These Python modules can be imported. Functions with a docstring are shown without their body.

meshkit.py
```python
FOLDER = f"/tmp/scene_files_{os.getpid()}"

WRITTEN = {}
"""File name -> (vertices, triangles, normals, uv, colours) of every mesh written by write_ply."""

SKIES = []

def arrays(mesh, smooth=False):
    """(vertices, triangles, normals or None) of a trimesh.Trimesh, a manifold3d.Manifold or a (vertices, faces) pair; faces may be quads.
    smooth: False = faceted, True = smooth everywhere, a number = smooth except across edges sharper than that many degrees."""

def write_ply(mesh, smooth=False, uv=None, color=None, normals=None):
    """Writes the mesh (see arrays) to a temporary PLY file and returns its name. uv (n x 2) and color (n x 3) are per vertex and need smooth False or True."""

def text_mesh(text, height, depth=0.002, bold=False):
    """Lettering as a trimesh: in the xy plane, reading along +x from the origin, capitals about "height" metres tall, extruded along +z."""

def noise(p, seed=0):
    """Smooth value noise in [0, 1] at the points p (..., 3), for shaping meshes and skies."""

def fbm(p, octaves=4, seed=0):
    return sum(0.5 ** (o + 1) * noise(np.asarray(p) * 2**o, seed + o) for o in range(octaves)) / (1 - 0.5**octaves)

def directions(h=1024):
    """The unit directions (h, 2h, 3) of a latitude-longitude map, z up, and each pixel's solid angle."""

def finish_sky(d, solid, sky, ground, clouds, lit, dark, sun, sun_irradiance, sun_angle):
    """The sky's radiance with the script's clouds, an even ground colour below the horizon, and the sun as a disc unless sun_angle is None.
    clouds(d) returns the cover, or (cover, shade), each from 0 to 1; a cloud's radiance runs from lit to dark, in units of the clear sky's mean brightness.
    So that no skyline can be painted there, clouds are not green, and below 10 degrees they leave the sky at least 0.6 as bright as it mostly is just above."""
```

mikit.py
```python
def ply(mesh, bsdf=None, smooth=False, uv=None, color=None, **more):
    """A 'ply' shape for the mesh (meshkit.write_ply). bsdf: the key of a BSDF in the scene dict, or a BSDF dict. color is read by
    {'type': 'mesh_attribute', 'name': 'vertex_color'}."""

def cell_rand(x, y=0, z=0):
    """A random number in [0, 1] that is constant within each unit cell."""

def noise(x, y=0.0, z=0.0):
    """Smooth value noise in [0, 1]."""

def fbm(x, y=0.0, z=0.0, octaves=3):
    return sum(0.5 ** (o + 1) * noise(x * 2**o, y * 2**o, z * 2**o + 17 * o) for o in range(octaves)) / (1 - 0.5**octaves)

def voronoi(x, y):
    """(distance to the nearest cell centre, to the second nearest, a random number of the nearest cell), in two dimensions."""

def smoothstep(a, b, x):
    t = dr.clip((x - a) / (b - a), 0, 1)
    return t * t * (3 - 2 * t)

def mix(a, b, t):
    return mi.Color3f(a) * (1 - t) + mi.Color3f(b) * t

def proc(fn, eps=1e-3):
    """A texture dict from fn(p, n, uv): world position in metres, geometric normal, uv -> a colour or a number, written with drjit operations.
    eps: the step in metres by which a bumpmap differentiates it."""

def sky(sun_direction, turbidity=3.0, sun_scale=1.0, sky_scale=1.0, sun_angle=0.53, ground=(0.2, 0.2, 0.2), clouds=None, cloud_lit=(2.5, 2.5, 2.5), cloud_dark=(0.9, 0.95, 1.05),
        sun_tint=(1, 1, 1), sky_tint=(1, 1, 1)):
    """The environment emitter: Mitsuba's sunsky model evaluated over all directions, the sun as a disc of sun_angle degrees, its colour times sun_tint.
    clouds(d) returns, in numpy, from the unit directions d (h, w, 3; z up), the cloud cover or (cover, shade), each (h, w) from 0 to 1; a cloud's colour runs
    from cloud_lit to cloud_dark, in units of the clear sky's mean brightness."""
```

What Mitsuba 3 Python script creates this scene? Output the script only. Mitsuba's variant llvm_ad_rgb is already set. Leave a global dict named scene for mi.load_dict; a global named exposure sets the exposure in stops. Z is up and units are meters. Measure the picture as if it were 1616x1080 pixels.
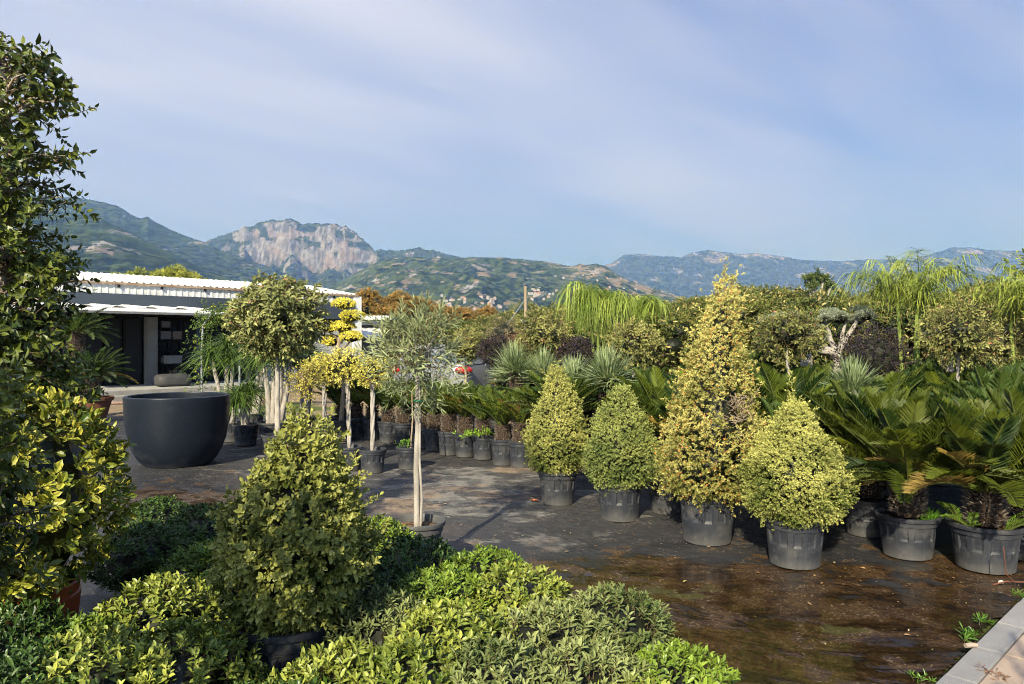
import math
import numpy as np
import drjit as dr
import mitsuba as mi
import trimesh
import mikit
import meshkit
from mikit import ply, proc, noise, fbm, smoothstep, mix, cell_rand, voronoi

T = mi.ScalarTransform4f
F, CX, CY, EYE = 1154.0, 808.0, 540.0, 1.55      # focal length and centre in photo pixels, eye height in metres
scene, labels = {}, {}

# ------------------------------------------------------------------ camera, sky, sun, exposure
exposure = 3.0
SUN = np.array([-0.30, -0.95, 0.60])


def veil(d):
    """A thin cirrus veil on a high plane, drawn out along one wind direction."""
    z = np.maximum(d[..., 2], 0.03)
    u, v = d[..., 0] / (z + 0.12), d[..., 1] / (z + 0.12)
    a, b = 0.80 * u + 0.60 * v, -0.60 * u + 0.80 * v
    q = np.stack([a * 0.42 + 3.1, b * 0.95 + 1.7, 0 * a], -1)
    broad = meshkit.fbm(q * 0.8, 3, 11)
    fine = meshkit.fbm(np.stack([a * 0.9, b * 3.2, 0 * a + 5], -1), 5, 3)
    side = np.clip(0.42 - 0.50 * d[..., 0], 0, 1)
    c = np.clip((broad - 0.38) * 2.0, 0, 1) * 0.75 + side * 0.95 + (fine - 0.5) * 0.80
    c = c * (0.35 + 0.65 * np.clip((d[..., 2] - 0.08) / 0.22, 0, 1))
    return np.clip(c * 0.80 - 0.06, 0, 0.85)


scene['camera'] = {'type': 'perspective', 'fov': math.degrees(2 * math.atan(808 / F)), 'fov_axis': 'x', 'near_clip': 0.05, 'far_clip': 60000.0,
                   'to_world': T().look_at(origin=[0, 0, EYE], target=[0, 10, EYE], up=[0, 0, 1]),
                   'medium': {'type': 'ref', 'id': 'air'}}
scene['sky_light'] = mikit.sky(SUN, turbidity=3.0, sun_scale=1.0, sky_scale=0.47, clouds=veil, cloud_lit=(2.95, 3.05, 3.5), cloud_dark=(1.2, 1.25, 1.4),
                               sun_tint=(0.80, 0.97, 1.22), sky_tint=(0.62, 0.80, 1.30), ground=(0.12, 0.11, 0.09))
scene['air'] = {'type': 'homogeneous', 'albedo': {'type': 'rgb', 'value': [0.95, 0.96, 0.97]}, 'sigma_t': {'type': 'rgb', 'value': [0.000042, 0.000074, 0.000148]},
                'phase': {'type': 'hg', 'g': 0.35}}

# ------------------------------------------------------------------ materials


def vc(rough=0.45, spec=0.5):
    return {'type': 'twosided', 'b': {'type': 'principled', 'base_color': {'type': 'mesh_attribute', 'name': 'vertex_color'}, 'roughness': rough, 'specular': spec}}


def flat(c, rough=0.5, spec=0.4, metallic=0.0):
    return {'type': 'twosided', 'b': {'type': 'principled', 'base_color': {'type': 'rgb', 'value': list(c)}, 'roughness': rough, 'specular': spec, 'metallic': metallic}}


def tex(fn, rough=0.6, spec=0.3, bump=None, scale=0.01, eps=1e-3):
    b = {'type': 'principled', 'base_color': proc(fn), 'roughness': proc(rough) if callable(rough) else rough, 'specular': spec}
    if bump is not None:
        b = {'type': 'bumpmap', 'arbitrary': proc(bump, eps), 'scale': scale, 'bsdf': b}
    return {'type': 'twosided', 'b': b}


scene['leaf_gloss'] = vc(0.40, 0.36)
scene['leaf_matte'] = vc(0.58, 0.3)
scene['leaf_frond'] = vc(0.50, 0.28)
scene['wood_vc'] = vc(0.85, 0.15)


def pot_fn(base, dust):
    def f_pot(p, n, uv):
        g = fbm(p.x * 9, p.y * 9, p.z * 9)
        s = noise(p.x * 60, p.y * 60, p.z * 4)
        e = fbm(p.x * 28, p.y * 28, p.z * 16, 3)
        low = 1 - smoothstep(0.01, 0.11, p.z + (g - 0.5) * 0.14)
        t = dr.clip(low * 0.55 + smoothstep(0.50, 0.78, g) * 0.35 + (s - 0.5) * 0.16 + smoothstep(0.6, 0.75, e) * 0.25, 0, 1)
        return mix(base, dust, t * 0.62)
    return f_pot


def r_pot(p, n, uv):
    return 0.40 + 0.3 * fbm(p.x * 9, p.y * 9, p.z * 9)


scene['pot_grey'] = tex(pot_fn((0.075, 0.076, 0.078), (0.20, 0.19, 0.175)), r_pot, 0.4)
f_pot = pot_fn((0.024, 0.027, 0.036), (0.16, 0.15, 0.135))
scene['pot_plastic'] = tex(f_pot, r_pot, 0.45)


def f_bowl(p, n, uv):
    g = fbm(p.x * 3, p.y * 3, p.z * 3, 4)
    s = noise(p.x * 40, p.y * 40, p.z * 40)
    t = smoothstep(0.56, 0.8, g) * 0.35 + 0.10 * smoothstep(0.7, 0.9, s) + 0.3 * (1 - smoothstep(0.0, 0.1, p.z + (g - 0.5) * 0.1))
    return mix((0.009, 0.013, 0.021), (0.050, 0.054, 0.062), t)


scene['bowl_paint'] = tex(f_bowl, lambda p, n, uv: 0.30 + 0.18 * fbm(p.x * 3, p.y * 3, p.z * 3, 4), 0.22)


def f_orange(p, n, uv):
    return mix((0.30, 0.045, 0.012), (0.20, 0.042, 0.018), fbm(p.x * 12, p.y * 12, p.z * 5))


scene['orange_plastic'] = tex(f_orange, 0.45, 0.4)


def f_terra(p, n, uv):
    return mix((0.20, 0.075, 0.04), (0.13, 0.06, 0.04), fbm(p.x * 9, p.y * 9, p.z * 9))


scene['terracotta'] = tex(f_terra, 0.8, 0.2)


def f_soil(p, n, uv):
    g = fbm(p.x * 40, p.y * 40, p.z * 40)
    return mix((0.05, 0.030, 0.018), (0.16, 0.10, 0.06), smoothstep(0.35, 0.75, g))


scene['soil'] = tex(f_soil, 0.95, 0.1, lambda p, n, uv: fbm(p.x * 60, p.y * 60, p.z * 60), 0.012)


def f_bark(p, n, uv):
    g = noise(p.x * 50, p.y * 50, p.z * 7)
    h = fbm(p.x * 14, p.y * 14, p.z * 14)
    return mix((0.17, 0.125, 0.085), (0.46, 0.37, 0.28), dr.clip(g * 0.6 + h * 0.6 - 0.1, 0, 1))


scene['bark'] = tex(f_bark, 0.9, 0.15, lambda p, n, uv: noise(p.x * 60, p.y * 60, p.z * 9), 0.004)


def f_palebark(p, n, uv):
    g = noise(p.x * 40, p.y * 40, p.z * 10)
    h = fbm(p.x * 9, p.y * 9, p.z * 9)
    return mix((0.20, 0.18, 0.16), (0.47, 0.43, 0.385), dr.clip(g * 0.6 + h * 0.6 - 0.1, 0, 1))


scene['pale_bark'] = tex(f_palebark, 0.9, 0.15)


# the woven ground sheet: black fabric under a film of dried or wet mud; patches of the mud have places of their own
def _blob(p, x, y, rx, ry):
    a, b = (p.x - x) / rx, (p.y - y) / ry
    return dr.exp(-(a * a + b * b))


def sheet_masks(p):
    w = fbm(p.x * 1.3 + 7, p.y * 1.3, 0.0, 3) - 0.5
    a, b = p.x * 0.93 - p.y * 0.36 + 0.5 * w, p.x * 0.36 + p.y * 0.93 + 0.5 * w
    streak = fbm(a * 2.1, b * 4.6, 2.0, 6)
    fine = fbm(a * 16, b * 34, 4.0, 4)
    spot = fbm(p.x * 7, p.y * 7, 9.0, 3)
    mud = dr.clip(1.15 * _blob(p, 1.9, 3.6, 2.1, 1.5) + 0.7 * _blob(p, 0.9, 4.6, 1.0, 0.8) + 1.0 * _blob(p, -3.6, 7.0, 1.6, 1.1) + 0.55 * _blob(p, 3.6, 4.9, 0.9, 0.7), 0, 1)
    mud_t = smoothstep(0.36, 0.60, mud * 0.85 + (streak - 0.5) * 0.9 + (spot - 0.5) * 0.9 + (fine - 0.5) * 0.3)
    dust = dr.clip(0.9 * _blob(p, -1.1, 7.3, 1.5, 1.4) + 0.7 * _blob(p, -2.8, 10.2, 1.7, 1.5) + 0.6 * _blob(p, 0.1, 8.6, 1.2, 0.6) + 0.30 * _blob(p, 0.6, 6.2, 1.3, 1.0), 0, 1)
    rag = fbm(p.x * 2.6 + 5, p.y * 4.2, 6.0, 6)
    dust_t = dust * 0.35 + (0.30 + 0.5 * smoothstep(0.35, 0.65, spot)) * smoothstep(0.34, 0.62, dust * 0.62 + (streak - 0.5) * 1.3 + (rag - 0.5) * 1.2 + (fine - 0.5) * 0.5) * (1 - mud_t)
    return mud_t, dust_t, streak, fine, spot, mud


def f_sheet(p, n, uv):
    mud, dust, streak, fine, spot, wet = sheet_masks(p)
    weave = 0.85 + 0.3 * noise(p.x * 160, p.y * 160)
    c = mix((0.011, 0.011, 0.013), (0.028, 0.028, 0.031), fine) * weave
    brown = mix((0.014, 0.008, 0.004), (0.085, 0.047, 0.020), smoothstep(0.22, 0.85, streak * 0.45 + fine * 0.55 + spot * 0.55 - 0.25))
    grit = fbm(p.x * 90, p.y * 90, 3.0, 2)
    brown = brown * (0.55 + 0.9 * grit) * (1 - 0.40 * wet * smoothstep(0.30, 0.46, streak))
    c = mix(c, brown, mud * 0.93)
    pale = mix((0.06, 0.058, 0.055), (0.20, 0.19, 0.175), dr.clip(fine * 0.7 + spot * 0.7 - 0.2, 0, 1))
    c = mix(c, pale, dust * 0.80)
    ochre = smoothstep(0.55, 0.7, fbm(p.x * 1.8 + 3, p.y * 2.6, 1.0, 3)) * dust * 0.45
    c = mix(c, (0.22, 0.135, 0.07), ochre)
    c = c * (0.8 + 0.4 * grit)
    moss = smoothstep(0.45, 0.85, 0.6 * _blob(p, 1.0, 4.55, 0.30, 0.14) + 0.55 * _blob(p, 1.75, 3.95, 0.26, 0.10) + (spot - 0.5) * 1.5 + (fine - 0.5) * 0.6)
    chips = smoothstep(0.80, 0.86, noise(p.x * 75, p.y * 75, 5.0)) * smoothstep(0.45, 0.6, spot)
    c = mix(c, (0.16, 0.12, 0.08), chips * 0.55)
    return mix(c, (0.045, 0.055, 0.010), moss * 0.5)


def r_sheet(p, n, uv):
    mud, dust, streak, fine, spot, wet = sheet_masks(p)
    shine = wet * smoothstep(0.30, 0.46, streak) * (1 - smoothstep(0.52, 0.66, spot))
    return dr.clip(0.62 - 0.18 * mud - 0.52 * shine + 0.25 * dust, 0.05, 1)


def b_sheet(p, n, uv):
    mud, dust, streak, fine, spot, wet = sheet_masks(p)
    shine = wet * smoothstep(0.30, 0.46, streak)
    return (streak * 0.4 + fine * 0.26 + spot * 0.2) * (1 - 0.94 * shine)


scene['sheet_fabric'] = tex(f_sheet, r_sheet, 0.5, b_sheet, 0.028, 2e-3)


def f_earth(p, n, uv):
    g = fbm(p.x * 0.35, p.y * 0.35, 0.0, 4)
    h = fbm(p.x * 5, p.y * 5, 0.0, 3)
    c = mix((0.10, 0.075, 0.05), (0.20, 0.155, 0.105), h)
    return mix(c, (0.06, 0.075, 0.025), smoothstep(0.48, 0.6, g))


scene['earth'] = tex(f_earth, 0.95, 0.1)


def stone(c1, c2):
    def fn(p, n, uv):
        g = fbm(p.x * 6, p.y * 6, p.z * 6, 4)
        s = noise(p.x * 220, p.y * 220, p.z * 220)
        return mix(c1, c2, dr.clip(g * 0.9 + s * 0.35 - 0.1, 0, 1))
    return tex(fn, 0.85, 0.2, lambda p, n, uv: noise(p.x * 180, p.y * 180, p.z * 180), 0.0015)


scene['kerb_grey'] = stone((0.15, 0.15, 0.16), (0.29, 0.28, 0.28))
scene['paver_beige'] = stone((0.25, 0.19, 0.15), (0.42, 0.33, 0.27))
scene['paver_red'] = stone((0.16, 0.10, 0.095), (0.30, 0.19, 0.17))
scene['joint_sand'] = flat((0.07, 0.055, 0.045), 0.95, 0.1)


def f_white(p, n, uv):
    g = fbm(p.x * 1.2, p.y * 1.2, p.z * 6)
    return mix((0.56, 0.56, 0.53), (0.66, 0.66, 0.64), smoothstep(0.3, 0.7, g))


scene['white_sheet'] = tex(f_white, 0.6, 0.2)
scene['white_paint'] = flat((0.72, 0.72, 0.70), 0.5)
scene['rust'] = tex(lambda p, n, uv: mix((0.20, 0.10, 0.05), (0.42, 0.33, 0.25), noise(p.x * 6, p.y * 6, p.z * 30)), 0.85, 0.2)
scene['slate_paint'] = tex(lambda p, n, uv: mix((0.040, 0.052, 0.072), (0.055, 0.068, 0.09), fbm(p.x * 2, p.y * 2, p.z * 2)), 0.55, 0.35)
scene['charcoal'] = flat((0.009, 0.009, 0.010), 0.7, 0.2)
scene['door_grey'] = flat((0.016, 0.016, 0.017), 0.5, 0.2)
scene['plaster'] = tex(lambda p, n, uv: mix((0.17, 0.17, 0.165), (0.23, 0.23, 0.22), fbm(p.x * 3, p.y * 3, p.z * 3)), 0.85, 0.2)
scene['porch_stone'] = tex(lambda p, n, uv: mix((0.17, 0.165, 0.155), (0.27, 0.26, 0.24), fbm(p.x * 5, p.y * 5, p.z * 5)), 0.8, 0.25)
scene['step_brick'] = tex(lambda p, n, uv: mix((0.20, 0.125, 0.095), (0.30, 0.20, 0.16), fbm(p.x * 7, p.y * 7, p.z * 7)), 0.85, 0.2)
scene['galvanised'] = flat((0.45, 0.47, 0.49), 0.4, 0.5, 0.6)
scene['grey_wall'] = tex(lambda p, n, uv: mix((0.30, 0.30, 0.30), (0.42, 0.42, 0.41), fbm(p.x * 2, p.y * 2, p.z * 2)), 0.9, 0.2)
scene['car_paint'] = {'type': 'twosided', 'b': {'type': 'principled', 'base_color': {'type': 'rgb', 'value': [0.30, 0.31, 0.33]}, 'roughness': 0.35, 'metallic': 0.5, 'clearcoat': 0.8}}
scene['car_glass'] = flat((0.10, 0.13, 0.15), 0.06, 0.6)
scene['tail_red'] = {'type': 'twosided', 'b': {'type': 'principled', 'base_color': {'type': 'rgb', 'value': [0.55, 0.010, 0.018]}, 'roughness': 0.15, 'clearcoat': 1.0}}
scene['tyre'] = flat((0.02, 0.02, 0.02), 0.8)
scene['tag_green'] = flat((0.01, 0.30, 0.16), 0.5)
scene['post_wood'] = tex(lambda p, n, uv: mix((0.22, 0.17, 0.11), (0.36, 0.29, 0.20), noise(p.x * 60, p.y * 60, p.z * 3)), 0.9, 0.15)


# mountain sides: pine forest with bare limestone where it is steep and in scattered outcrops
def hill_material(rock_amount, scrub, k=1.0, soilc=(0.30, 0.20, 0.13), dry=0.0, lo=0.24, hi=0.42, rag=0.8):
    def fn(p, n, uv):
        x, y, z = p.x * 0.001 * k, p.y * 0.001 * k, p.z * 0.001 * k
        tree = fbm(x * 70, y * 16, z * 70, 4)
        big = fbm(x * 5, y * 1.5, z * 6, 4)
        f = mix((0.004, 0.011, 0.005), (0.044, 0.060, 0.018), smoothstep(0.34, 0.70, tree))
        f = mix(f, scrub, smoothstep(0.45, 0.65, big) * 0.5)
        patch = fbm(x * 13 + 4, y * 3.0, z * 15, 5)
        crumb = fbm(x * 120, y * 30, z * 120, 3)
        steep = 1 - smoothstep(lo, hi, n.z + (0.5 - patch) * rag + (crumb - 0.5) * 0.3)
        t = dr.clip(steep + smoothstep(0.70 - rock_amount, 0.74 - rock_amount, patch + (crumb - 0.5) * 0.30), 0, 1)
        rockn = fbm(x * 75, y * 20, z * 17, 5)
        r = mix((0.070, 0.066, 0.065), (0.235, 0.218, 0.203), smoothstep(0.28, 0.72, rockn))
        r = mix(r, (0.225, 0.155, 0.115), smoothstep(0.52, 0.7, fbm(x * 9, y * 4, z * 9, 3)) * 0.5)
        c = mix(f, r, t * (1 - (0.8 - 0.55 * steep) * smoothstep(0.50, 0.60, tree)))
        if dry:
            place = smoothstep(0.05, 0.40, x) * 0.13 - 0.07
            d = smoothstep(0.55, 0.62, fbm(x * 20 + 8, y * 5, z * 40, 5) + place + (crumb - 0.5) * 0.30)
            c = mix(c, mix(soilc, (0.30, 0.24, 0.18), rockn), d * 0.5 * (1 - 0.6 * smoothstep(0.5, 0.62, tree)))
        return c
    return tex(fn, 0.95, 0.1)


scene['hill_green'] = hill_material(0.0, (0.034, 0.055, 0.016))
scene['hill_ridge'] = hill_material(0.03, (0.028, 0.045, 0.016))
scene['hill_cliff'] = hill_material(0.07, (0.030, 0.045, 0.020), lo=0.50, hi=0.66, rag=1.9)
scene['hill_village'] = hill_material(0.02, (0.036, 0.052, 0.020), 1.0, (0.24, 0.155, 0.10), 0.5)
scene['hill_far'] = hill_material(0.10, (0.03, 0.034, 0.022), 0.55)

# ------------------------------------------------------------------ names and entries


ORD = ['first', 'second', 'third', 'fourth', 'fifth', 'sixth', 'seventh', 'eighth', 'ninth', 'tenth', 'eleventh', 'twelfth', 'thirteenth', 'fourteenth', 'fifteenth', 'sixteenth', 'seventeenth', 'eighteenth']
ROW = ['the front', 'the second', 'the third', 'the fourth', 'the fifth', 'the back']


def numbered(name):
    if name not in scene and name not in labels:
        return name
    i = 1
    while f'{name}_{i:03d}' in scene or f'{name}_{i:03d}' in labels:
        i += 1
    return f'{name}_{i:03d}'


def thing(name, label, cat, group=None, kind=None):
    key = numbered(name)
    labels[key] = {'label': label, 'category': cat}
    if group:
        labels[key]['group'] = group
    if kind:
        labels[key]['kind'] = kind
    return key


def part(parent, name, shape, label=None, kind=None):
    key = numbered(f'{parent}__{name}')
    scene[key] = shape
    if label or kind:
        labels[key] = {k: v for k, v in (('label', label), ('kind', kind)) if v}
    return key


def single(name, shape, label, cat, group=None, kind=None):
    key = thing(name, label, cat, group, kind)
    scene[key] = shape
    return key


def structure(name, shape=None, label=None):
    key = numbered(name)
    if shape is not None:
        scene[key] = shape
    labels[key] = {'kind': 'structure', **({'label': label} if label else {})}
    return key


def at(px, py, Y):
    return np.array([(px - CX) / F * Y, Y, EYE - (py - CY) / F * Y])


def ground_at(px, py, z=0.0):
    Y = (EYE - z) * F / (py - CY)
    return np.array([(px - CX) / F * Y, Y, z])


def rng_of(*a):
    return np.random.default_rng([int(abs(x)) for x in a])


# ------------------------------------------------------------------ mesh helpers
class MB:
    """Collects vertices, triangles and colours of one mesh."""

    def __init__(self):
        self.v, self.f, self.c, self.n, self.big = [], [], [], 0, set()

    def add(self, v, f, c=None):
        v = np.asarray(v, float).reshape(-1, 3)
        f = np.asarray(f, int)
        if f.ndim == 2 and f.shape[1] == 4:
            f = np.vstack([f[:, [0, 1, 2]], f[:, [0, 2, 3]]])
        self.v.append(v)
        self.f.append(f + self.n)
        if c is None:
            c = (0.5, 0.5, 0.5)
        self.c.append(np.broadcast_to(np.asarray(c, float), v.shape))
        self.n += len(v)
        return self

    def mesh(self, m, c=None):
        return self.add(m.vertices, m.faces, c)

    def box(self, x0, x1, y0, y1, z0, z1, c=None):
        v = [[x, y, z] for x in (x0, x1) for y in (y0, y1) for z in (z0, z1)]
        f = [[0, 1, 3, 2], [4, 6, 7, 5], [0, 4, 5, 1], [2, 3, 7, 6], [0, 2, 6, 4], [1, 5, 7, 3]]
        return self.add(v, f, c)

    def xform(self, m):
        self.v = [x @ np.asarray(m)[:3, :3].T + np.asarray(m)[:3, 3] for x in self.v]
        return self

    def arrays(self):
        return np.vstack(self.v), np.vstack(self.f), np.vstack(self.c)

    def ply(self, bsdf, smooth=False, color=False):
        v, f, c = self.arrays()
        return ply((v, f), bsdf, smooth=smooth, color=c if color else None)


def placed(shape, x, y, z=0.0, rz=0.0, s=1.0, sz=None):
    return {**shape, 'to_world': T().translate([float(x), float(y), float(z)]).rotate([0, 0, 1], math.degrees(rz)).scale([float(s), float(s), float(sz or s)])}


def unit(a):
    return a / np.maximum(np.linalg.norm(a, axis=-1, keepdims=True), 1e-9)


def tube(mb, pts, rad, sides=7, c=None, cap=True):
    p = np.asarray(pts, float)
    r = np.broadcast_to(np.asarray(rad, float), (len(p),))
    t = unit(np.gradient(p, axis=0))
    a = unit(np.cross(t, np.where(np.abs(t[:, 2:]) < 0.9, [0, 0, 1.0], [1.0, 0, 0])))
    for i in range(1, len(a)):                     # keep the ring from twisting
        a[i] = unit(a[i - 1] - t[i] * (a[i - 1] @ t[i]))
    b = np.cross(t, a)
    g = np.arange(sides) * 2 * np.pi / sides
    v = p[:, None] + r[:, None, None] * (np.cos(g)[None, :, None] * a[:, None] + np.sin(g)[None, :, None] * b[:, None])
    i, j = np.meshgrid(np.arange(len(p) - 1), np.arange(sides), indexing='ij')
    q = np.stack([i * sides + j, i * sides + (j + 1) % sides, (i + 1) * sides + (j + 1) % sides, (i + 1) * sides + j], -1).reshape(-1, 4)
    f = np.vstack([q[:, [0, 1, 2]], q[:, [0, 2, 3]]])
    v = v.reshape(-1, 3)
    if cap:
        n = len(v)
        v = np.vstack([v, p[:1], p[-1:]])
        j = np.arange(sides)
        f = np.vstack([f, np.stack([(j + 1) % sides, j, 0 * j + n], 1), np.stack([n - sides + j, n - sides + (j + 1) % sides, 0 * j + n + 1], 1)])
    if c is not None and np.ndim(c) == 2:
        c = np.vstack([np.repeat(c, sides, 0)] + ([c[:1], c[-1:]] if cap else []))
    return mb.add(v, f, c)


def lathe(profile, sides=32, wob=None):
    """profile: (r, z) list from outside bottom up, over the rim and down inside. wob(r, z, angle) -> r."""
    pr = np.asarray(profile, float)
    g = np.arange(sides) * 2 * np.pi / sides
    r = np.repeat(pr[:, :1], sides, 1)
    z = np.repeat(pr[:, 1:], sides, 1)
    if wob is not None:
        r = wob(r, z, g[None])
    v = np.stack([r * np.cos(g), r * np.sin(g), z], -1).reshape(-1, 3)
    i, j = np.meshgrid(np.arange(len(pr) - 1), np.arange(sides), indexing='ij')
    q = np.stack([i * sides + j, i * sides + (j + 1) % sides, (i + 1) * sides + (j + 1) % sides, (i + 1) * sides + j], -1).reshape(-1, 4)
    return v, q


LEAF8 = (np.array([[0, 0, 0], [.36, 0, -.05], [.72, 0, -.04], [1, 0, -.10], [.34, .46, .05], [.72, .44, .03], [.34, -.46, .05], [.72, -.44, .03]]),
         np.array([[0, 1, 4], [0, 6, 1], [4, 1, 2], [4, 2, 5], [1, 6, 7], [1, 7, 2], [5, 2, 3], [2, 7, 3]]))
LEAF8P = (np.array([[0, 0, 0], [.34, 0, -.06], [.68, 0, -.07], [1, 0, -.17], [.30, .46, .05], [.66, .36, .01], [.30, -.46, .05], [.66, -.36, .01]]), LEAF8[1])
LEAF4 = (np.array([[0, 0, 0], [.52, 0, -.06], [1, 0, -.06], [.58, .5, .07], [.58, -.5, .07]]), np.array([[0, 1, 3], [3, 1, 2], [0, 4, 1], [1, 4, 2]]))
LEAF2 = (np.array([[0, 0, 0], [.55, .5, .07], [1, 0, 0], [.55, -.5, .07]]), np.array([[0, 2, 1], [0, 3, 2]]))
EDGE8 = np.array([0, 0, 0, .3, .95, .75, .95, .75])          # how far each vertex is a leaf margin


def leaves(mb, tm, pos, d, up, L, W, col, edge=None):
    """Copies of a leaf template: along d, upper side towards up. edge: colour of the leaf margin."""
    tv, tf = tm
    n = len(pos)
    d = unit(d)
    y = unit(np.cross(up, d) + 1e-6)
    z = np.cross(d, y)
    L = np.broadcast_to(L, (n,))[:, None, None]
    W = np.broadcast_to(W, (n,))[:, None, None]
    v = pos[:, None] + tv[None, :, :1] * L * d[:, None] + tv[None, :, 1:2] * W * y[:, None] + tv[None, :, 2:] * L * z[:, None]
    f = tf[None] + (np.arange(n) * len(tv))[:, None, None]
    c = np.repeat(np.asarray(col)[:, None], len(tv), 1)
    if edge is not None:
        e = EDGE8[None, :, None]
        c = c * (1 - e) + np.asarray(edge)[:, None] * e
    if len(tv) == 8:
        mb.big.add(len(mb.v))
    mb.add(v.reshape(-1, 3), f.reshape(-1, 3), c.reshape(-1, 3))
    return n


def perp(d, rng):
    r = rng.normal(size=d.shape)
    return unit(r - d * (r * d).sum(-1, keepdims=True))


def palette(rng, n, dark, light, clump=None, rare=None, rare_p=0.0, spread=0.16):
    t = rng.beta(2.0, 2.2, n) if clump is None else np.clip(clump + rng.normal(0, spread, n), 0, 1)
    c = np.asarray(dark)[None] * (1 - t[:, None]) + np.asarray(light)[None] * t[:, None]
    c = c * rng.uniform(0.84, 1.16, (n, 1))
    if rare is not None:
        m = rng.random(n) < rare_p
        c[m] = np.asarray(rare) * rng.uniform(0.6, 1.3, (m.sum(), 1))
    return np.clip(c, 0, 0.9)


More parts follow.
